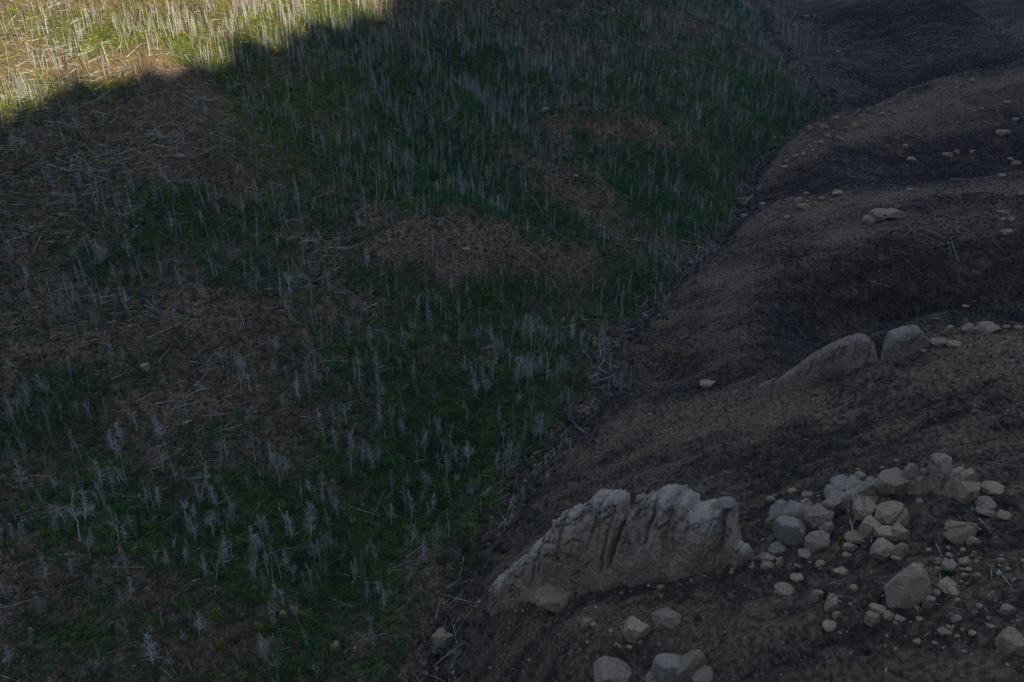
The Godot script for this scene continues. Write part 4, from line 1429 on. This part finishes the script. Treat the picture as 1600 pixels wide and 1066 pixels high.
func lay(a: Vector3, b: Vector3, lift: float) -> Transform3D:
	var d := b - a
	var x := d / 10.0
	var z := x.cross(Vector3.UP).normalized() * clampf(d.length() / 9.0, 0.55, 1.1)
	var y := z.cross(x).normalized() * z.length()
	return Transform3D(Basis(x, y, z), (a + b) * 0.5 + Vector3(0, lift, 0))

func build_logs():
	for k in 5:
		logs.append(make_log(600 + k, false))
	for k in 3:
		logs.append(make_log(650 + k, true))
	var list := []
	# logs the view shows plainly, from butt to tip
	for l in [
		[247,565,268,538,0],[213,627,245,610,0],[253,603,275,590,0],[278,593,302,601,0],[160,535,185,548,0],[220,542,253,544,0],[92,500,112,489,0],[112,489,121,503,0],[230,528,283,505,0],[173,592,207,578,0],[131,523,147,518,0],[403,522,417,509,0],[441,632,463,602,0],[367,375,353,382,0],
		[250,820,288,792,0],[223,910,236,897,0],[159,928,188,933,0],[270,987,284,976,0],[300,1008,328,974,0],[210,1010,231,991,0],[160,1024,193,1011,0],[15,949,45,941,0],[0,833,65,795,0],[90,752,130,753,0],[182,780,213,767,0],[391,922,407,900,0],[0,966,15,960,0],
		[690,576,714,561,0],[644,592,655,575,0],[935,575,953,545,1],[946,580,955,560,1],[963,605,975,588,0],[930,658,955,640,0],[875,695,895,668,0],[888,700,910,690,0],[926,540,938,520,0],[922,525,946,505,0],[938,498,950,522,0],[1012,445,1050,440,0],[980,505,1000,485,1],[885,460,902,446,0],[860,455,880,445,0],[605,400,625,393,0],[735,393,750,384,0],
		[657,1066,675,1025,0],[668,1066,690,1040,0],[690,1060,700,1030,0],[692,963,697,952,0],[745,935,752,905,0],[757,797,772,822,1],[700,880,725,878,0],[600,1050,618,1033,0],[540,1060,568,1020,0],[641,1035,662,1025,0],[705,915,730,906,0],[840,757,850,752,0],[780,800,790,792,0],
		[1384,1050,1411,974,1],[1461,943,1511,955,0],[1530,810,1556,842,1],[1563,942,1600,932,0],[1476,922,1511,946,0],[1440,997,1474,976,1],[1469,910,1478,876,0],[1538,945,1545,957,0],[1560,890,1588,930,0],[1590,1062,1597,998,0],[1432,945,1441,978,0],[1323,988,1340,973,1],[1550,905,1551,885,0],[1486,870,1500,895,0],[1463,850,1480,880,0],[1510,850,1530,838,0],
		[1465,18,1490,30,0],[1512,78,1540,90,0],[1525,72,1545,68,0],
		[1335,838,1324,790,2],[1326,836,1340,800,2],
	]:
		var a := at(l[0], l[1])
		var b := at(l[2], l[3])
		if a.distance_to(b) > 16.0:
			b = a + (b - a).limit_length(16.0)
		var which: int = (rng.randi() % 5) if l[4] == 0 else 5 + rng.randi() % 3
		list.append([(a + b) * 0.5, lay(a, b, 0.25).basis, which, ["white", "silver", "white"][rng.randi() % 3], 900.0])
	var tries := 0
	while list.size() < 3600 and tries < 320000:
		tries += 1
		var x := rng.randf_range(-300.0, 400.0)
		var f := rng.randf_range(95.0, 780.0)
		var d := mask(m_creek, x, f)
		var thick := 0.0
		if d > -5.0:
			thick = (0.075 + mask(m_fall, x, f) * 0.42 + (0.5 if absf(d) < 4.0 else 0.0)) * (0.6 + 0.8 * n2.get_noise_2d(x + 200.0, f))
		elif f > 480.0 or d < -60.0:
			thick = 0.004
		if rng.randf() > thick * 0.6:
			continue
		var q := in_view(ground(x, f))
		if not inside(q, 60.0):
			continue
		var turn := deg_to_rad(14.0) + rng.randfn() * 0.36 if d > 6.0 else rng.randf() * TAU
		if d < 8.0 and d > -5.0:
			turn = 1.1 + rng.randfn() * 0.6
		if rng.randf() < 0.15:
			turn = rng.randf() * TAU
		var long := rng.randf_range(3.0, 9.5)
		var half := Vector2(cos(turn), sin(turn)) * long * 0.5
		var a := ground(x - half.x, f - half.y)
		var b := ground(x + half.x, f + half.y)
		var put_up := rng.randf() * rng.randf() * 0.9
		var bark: String = ["silver", "white", "white", "silver", "ash", "char"][rng.randi() % 6]
		list.append([(a + b) * 0.5 + Vector3(0, 0.25, 0), lay(a, b + Vector3(0, put_up, 0), 0.25).basis, (rng.randi() % 5) if rng.randf() < 0.8 else 5 + rng.randi() % 3, bark, long / q.z * 1000.0 * (1.0 if inside(q, 0.0) else 0.0)])
	list.sort_custom(func(a, b): return a[4] > b[4])
	var told := {}
	for k in mini(300, list.size()):
		var t: Array = list[k]
		var a := in_view(t[0] - t[1].x * 5.0)
		var b := in_view(t[0] + t[1].x * 5.0)
		var mid := in_view(t[0])
		if a.x > b.x:
			var s := a
			a = b
			b = s
		var slope := (a.y - b.y) / maxf(b.x - a.x, 1.0)
		var long: float = t[1].x.length() * 10.0
		var look: String = ("long " if long > 8.0 else ("short " if long < 5.0 else "")) + {"silver": "silver ", "ash": "ash-grey ", "white": "whitish ", "char": "charred black "}[t[3]] + ("branchy " if logs[t[2]][4] == 1 else "") + "fallen log" + (" lying steeply" if absf(slope) > 1.4 else (" rising right" if slope > 0.25 else (" falling right" if slope < -0.25 else " lying level")))
		t.append(look)
		t.append(area(mid.x, mid.y))
		t.append(mid.x)
		told[look + t[6]] = told.get(look + t[6], []) + [t]
	var first := {}
	for key in told:
		var many: Array = told[key]
		many.sort_custom(func(a, b): return a[7] < b[7])
		for k in many.size():
			var t: Array = many[k]
			var pair := "%d%s" % [t[2], t[3]]
			var o: Node3D
			if not first.has(pair):
				o = Node3D.new()
				put("trunk", logs[t[2]][0], M[t[3]], o)
				var br := put("branches", logs[t[2]][1], M[t[3]], o)
				br.set_meta("kind", "stuff")
				first[pair] = o
			else:
				o = first[pair].duplicate()
			o.name = numbered("fallen_log")
			o.transform = Transform3D(t[1], t[0])
			add_child(o)
			tag(o, t[5] + " " + t[6] + place(k, many.size()), "fallen log", "fallen logs strewn over the burned slope")
	scatter_rest("fallen_logs", list.slice(300), "far litter of fallen grey logs on the upper burned slope", "fallen logs")

# ---------------------------------------------------------------- ground cover

func clump(seed_: int, leaves: int, high: float, wide: float, leaf: float) -> ArrayMesh:
	var r := RandomNumberGenerator.new()
	r.seed = seed_
	var s := Shape.new()
	for k in leaves:
		var p := Vector3(r.randfn() * 0.45, r.randf(), r.randfn() * 0.45)
		p.x *= wide * (1.1 - p.y * 0.6)
		p.z *= wide * (1.1 - p.y * 0.6)
		p.y *= high
		var a := Vector3(r.randfn(), r.randfn() * 0.5, r.randfn()).normalized() * leaf
		var b := Vector3(r.randfn(), r.randf(), r.randfn()).normalized() * leaf * 1.2
		s.leaf(p, a, b)
	return s.mesh()

func tuft(seed_: int, blades: int, high: float, wide: float, thick: float) -> ArrayMesh:
	var r := RandomNumberGenerator.new()
	r.seed = seed_
	var s := Shape.new()
	for k in blades:
		var q := r.randf() * TAU
		var o := Vector3(cos(q), 0, sin(q)) * wide * r.randf() * 0.5
		var a := Vector3(-sin(q), 0, cos(q)) * thick
		s.leaf(o - Vector3(0, 0.08, 0), a, Vector3(cos(q) * wide * r.randf(), high * r.randf_range(0.5, 1.0), sin(q) * wide * r.randf()))
	return s.mesh()

func cover(called: String, label: String, category: String, meshes: Array, mat: Material, spots: Array):
	var root := Node3D.new()
	root.name = numbered(called)
	add_child(root)
	tag(root, label, category, "", "stuff")
	for m in meshes.size():
		var mine := []
		for k in range(m, spots.size(), meshes.size()):
			mine.append(spots[k])
		if mine.is_empty():
			continue
		var mm := MultiMesh.new()
		mm.transform_format = MultiMesh.TRANSFORM_3D
		mm.use_colors = true
		mm.mesh = meshes[m]
		mm.instance_count = mine.size()
		for k in mine.size():
			mm.set_instance_transform(k, mine[k][0])
			mm.set_instance_color(k, mine[k][1])
		var o := MultiMeshInstance3D.new()
		o.name = "clumps"
		o.multimesh = mm
		o.material_override = mat
		root.add_child(o, true)
		o.set_meta("kind", "stuff")

func build_shrubs():
	for b in [[745,868,24,50,"dark","tall dark green bush standing in the creek gully left of the rock wall"],
		[700,925,14,10,"olive","olive bush on the creek bank below the dark gully bush"],
		[481,962,26,14,"lime","yellow-green bush, right one of the pair near the bottom"],[462,957,16,12,"lime","yellow-green bush, left one of the pair near the bottom"],
		[407,980,28,18,"lime","broad yellow-green bush on the bottom brown ground"],[345,1008,16,16,"lime","small yellow-green bush left of the broad one at the bottom"],
		[368,996,18,14,"olive","olive bush between two yellow-green ones at the bottom"],[338,958,18,20,"lime","upright yellow-green bush below the long pale log"],
		[392,935,14,12,"olive","small olive bush below the charred stub"],[382,1038,14,10,"olive","olive bush low on the bottom brown ground"],
		[216,735,14,10,"lime","yellow-green bush beside the lower left thicket"],[70,833,14,12,"lime","little yellow-green bush near the left edge"],
		[668,655,40,28,"dark","broad dark bush in the central wood"],[1480,896,14,11,"dark","single green bush in the right rubble"],
		[1316,843,10,8,"lime","mossy green cushion below the dead bush in the rocks"],[1070,345,60,16,"dark","long dark thicket bush at the creek bend"],[745,755,16,14,"lime","yellowish bush in the dense creekside green"],[695,752,18,12,"lime","yellowish bush left of another in the creekside green"]]:
		var g := at(b[0], b[1] + b[3] * 0.4)
		var wide: float = b[2] * in_view(g).z / LENS
		var tall: float = clampf(b[3] * in_view(g).z / LENS * 0.9, 0.6 * wide, 2.4 * wide)
		var o := Node3D.new()
		o.name = numbered("shrub")
		o.position = g
		add_child(o)
		tag(o, b[5], "shrub")
		var s := Shape.new()
		for k in 5:
			var q := TAU * k / 5.0
			s.tube([Vector3(0, -0.3, 0), Vector3(cos(q) * wide * 0.2, tall * 0.4, sin(q) * wide * 0.2), Vector3(cos(q) * wide * 0.35, tall * 0.8, sin(q) * wide * 0.35)], [0.06, 0.04, 0.015], 4)
		put("stems", s.mesh(), M.rust, o).set_meta("kind", "stuff")
		var crown := put("foliage", clump(int(b[0]), 420, tall, wide * 0.62, 0.3), M[b[4]], o)
		crown.set_meta("kind", "stuff")

func build_cover():
	var green := []
	var brush := []
	var dry := []
	var stones := []
	var sticks := []
	for k in 760000:
		var x := rng.randf_range(-300.0, 380.0)
		var f := 60.0 + 700.0 * pow(rng.randf(), 1.15)
		var q := in_view(Vector3(x, height(x, f) + EYE, -f))
		if not inside(q, 60.0):
			continue
		var d := mask(m_creek, x, f)
		var size := rng.randf_range(0.6, 1.3)
		var pick := rng.randf()
		var p := ground(x, f)
		var turn := Basis(Vector3.UP, rng.randf() * TAU)
		var b := n2.get_noise_2d(x, f + 40.0)
		d += n2.get_noise_2d(x * 1.6, f * 1.6) * 11.0
		if d > -9.0 and d < 3.0 and pick < 0.42 * (0.6 + b):
			var c := Color(.05, .044, .044).lerp(Color(.17, .16, .16), rng.randf() * rng.randf())
			brush.append([Transform3D(turn.scaled(Vector3(1.3, 2.2, 1.3) * size), p), c])
		elif absf(d) < 4.0 and pick > 0.8:
			stones.append([Transform3D(turn.scaled(Vector3(size, size * 0.6, size) * (0.15 + 0.5 * rng.randf() * rng.randf())), p), Color(.20, .15, .115).lerp(Color(.30, .25, .20), rng.randf())])
		elif d > 2.0 or (f > 480.0 and d > -60.0 and mask(m_green, x, f) > 0.4):
			var open := clampf(mask(m_bare, x, f), 0.0, 1.0)
			var g := 0.30 + mask(m_green, x, f) * 0.9 + n2.get_noise_2d(x * 0.7 + 31.0, f * 0.7) * 0.5 + n3.get_noise_2d(x, f) * 0.25 - open * 0.6 - 0.12
			if pick < clampf(g, 0.03, 1.0) * 0.62:
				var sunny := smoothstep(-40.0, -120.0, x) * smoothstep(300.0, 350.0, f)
				var c := Color(.024, .085, .026).lerp(Color(.055, .130, .020), clampf(rng.randf() * 0.8 + b * 0.6, 0.0, 1.0))
				c = c.lerp(Color(.075, .150, .024), smoothstep(40.0, 110.0, x) * smoothstep(310.0, 350.0, f) * rng.randf() * 0.8)
				c = c.lerp(Color(.062, .070, .030), rng.randf() * 0.6 * (1.0 - smoothstep(230.0, 330.0, f)))
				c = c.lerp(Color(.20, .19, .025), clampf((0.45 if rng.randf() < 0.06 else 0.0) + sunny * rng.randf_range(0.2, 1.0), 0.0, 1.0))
				var grow := size * lerpf(0.45, 1.7, rng.randf() * rng.randf())
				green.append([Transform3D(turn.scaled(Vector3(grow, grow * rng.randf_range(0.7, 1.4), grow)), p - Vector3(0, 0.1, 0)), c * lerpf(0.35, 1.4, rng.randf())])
			elif pick < 0.72:
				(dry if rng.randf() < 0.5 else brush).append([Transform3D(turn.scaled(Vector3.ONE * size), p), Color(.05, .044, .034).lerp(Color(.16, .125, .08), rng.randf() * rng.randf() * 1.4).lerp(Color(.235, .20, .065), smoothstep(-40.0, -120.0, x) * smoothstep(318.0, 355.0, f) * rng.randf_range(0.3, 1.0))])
			elif pick < 0.80:
				sticks.append([Transform3D(turn.scaled(Vector3(size, 1, 1)), p + Vector3(0, 0.08, 0)), Color(.30, .28, .26).lerp(Color(.10, .08, .07), rng.randf())])
			elif pick < 0.84 + open * 0.1:
				stones.append([Transform3D((turn * Basis(Vector3.RIGHT, rng.randf())).scaled(Vector3(size, size * 0.6, size) * (0.12 + 0.35 * rng.randf() * rng.randf() * rng.randf())), p), Color(.22, .17, .13).lerp(Color(.32, .28, .23), rng.randf())])
		else:
			var band := n2.get_noise_2d(x * 0.35 + 700.0, f * 1.6) + n1.get_noise_2d(x * 2.0, f * 2.0) * 0.5
			if pick < 0.20 + band * 0.4 + clampf(mask(m_brush_shade, x, f), 0.0, 1.0) * 0.5 - clampf(mask(m_dry_light, x, f), 0.0, 1.0) * 0.3:
				var c := Color(.036, .031, .031).lerp(Color(.078, .062, .054), rng.randf())
				if rng.randf() < 0.2:
					c = Color(.060, .072, .082)
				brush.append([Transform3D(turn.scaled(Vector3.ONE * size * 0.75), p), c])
			elif pick < 0.72:
				dry.append([Transform3D(turn.scaled(Vector3.ONE * size * 0.8), p), Color(.075, .056, .042).lerp(Color(.20, .148, .10), rng.randf() * (0.6 + clampf(mask(m_dry_light, x, f), 0.0, 1.0) * 0.6)) * (1.0 - 0.6 * clampf(mask(m_brush_shade, x, f), 0.0, 1.0))])  # grass tint dimmed in the hollows, shade painted into its colour
			elif pick < 0.81 + clampf(mask(m_rough, x, f), 0.0, 1.0) * 0.18:
				stones.append([Transform3D((turn * Basis(Vector3.RIGHT, rng.randf())).scaled(Vector3(size, size * 0.6, size) * (0.10 + (0.35 + 0.5 * clampf(mask(m_rough, x, f), 0.0, 1.0)) * rng.randf() * rng.randf() * rng.randf())), p), Color(.17, .13, .105).lerp(Color(.30, .26, .215), rng.randf())])
			elif pick > 0.985:
				sticks.append([Transform3D(turn.scaled(Vector3(size, 1, 1)), p + Vector3(0, 0.08, 0)), Color(.30, .28, .26).lerp(Color(.10, .08, .07), rng.randf())])
	build_shrubs()
	var g := []
	for k in 5:
		g.append(clump(700 + k, 46, 1.7, 1.5, 0.30))
	cover("regrowth", "low green regrowth of leafy shoots under the dead trees", "undergrowth", g, M.leaf, green)
	g = []
	for k in 4:
		g.append(tuft(720 + k, 34, 0.85, 1.1, 0.08))
	cover("charred_brush", "dark scrubby brush dotting the bare right-hand spurs", "brush", g, M.blade, brush)
	g = []
	for k in 4:
		g.append(tuft(740 + k, 20, 0.45, 0.5, 0.06))
	cover("dry_grass", "short dry grass tufts over the burned ground", "grass", g, M.blade, dry)
	cover("gravel", "small loose stones scattered over the slopes", "stones", [rock(1, 1), rock(5, 1), rock(6, 1)], M.tint, stones)
	g = []
	for k in 3:
		var s := Shape.new()
		var r := RandomNumberGenerator.new()
		r.seed = 760 + k
		s.tube([Vector3(-1.1, 0, 0), Vector3(0, 0.1, r.randfn() * 0.2), Vector3(1.1, 0.05, 0)], [0.05, 0.04, 0.015], 3)
		s.tube([Vector3(0, 0.1, 0), Vector3(0.6, 0.25, 0.5)], [0.03, 0.01], 3)
		g.append(s.mesh())
	cover("litter", "broken sticks littering the ground between the trees", "sticks", g, M.tint, sticks)
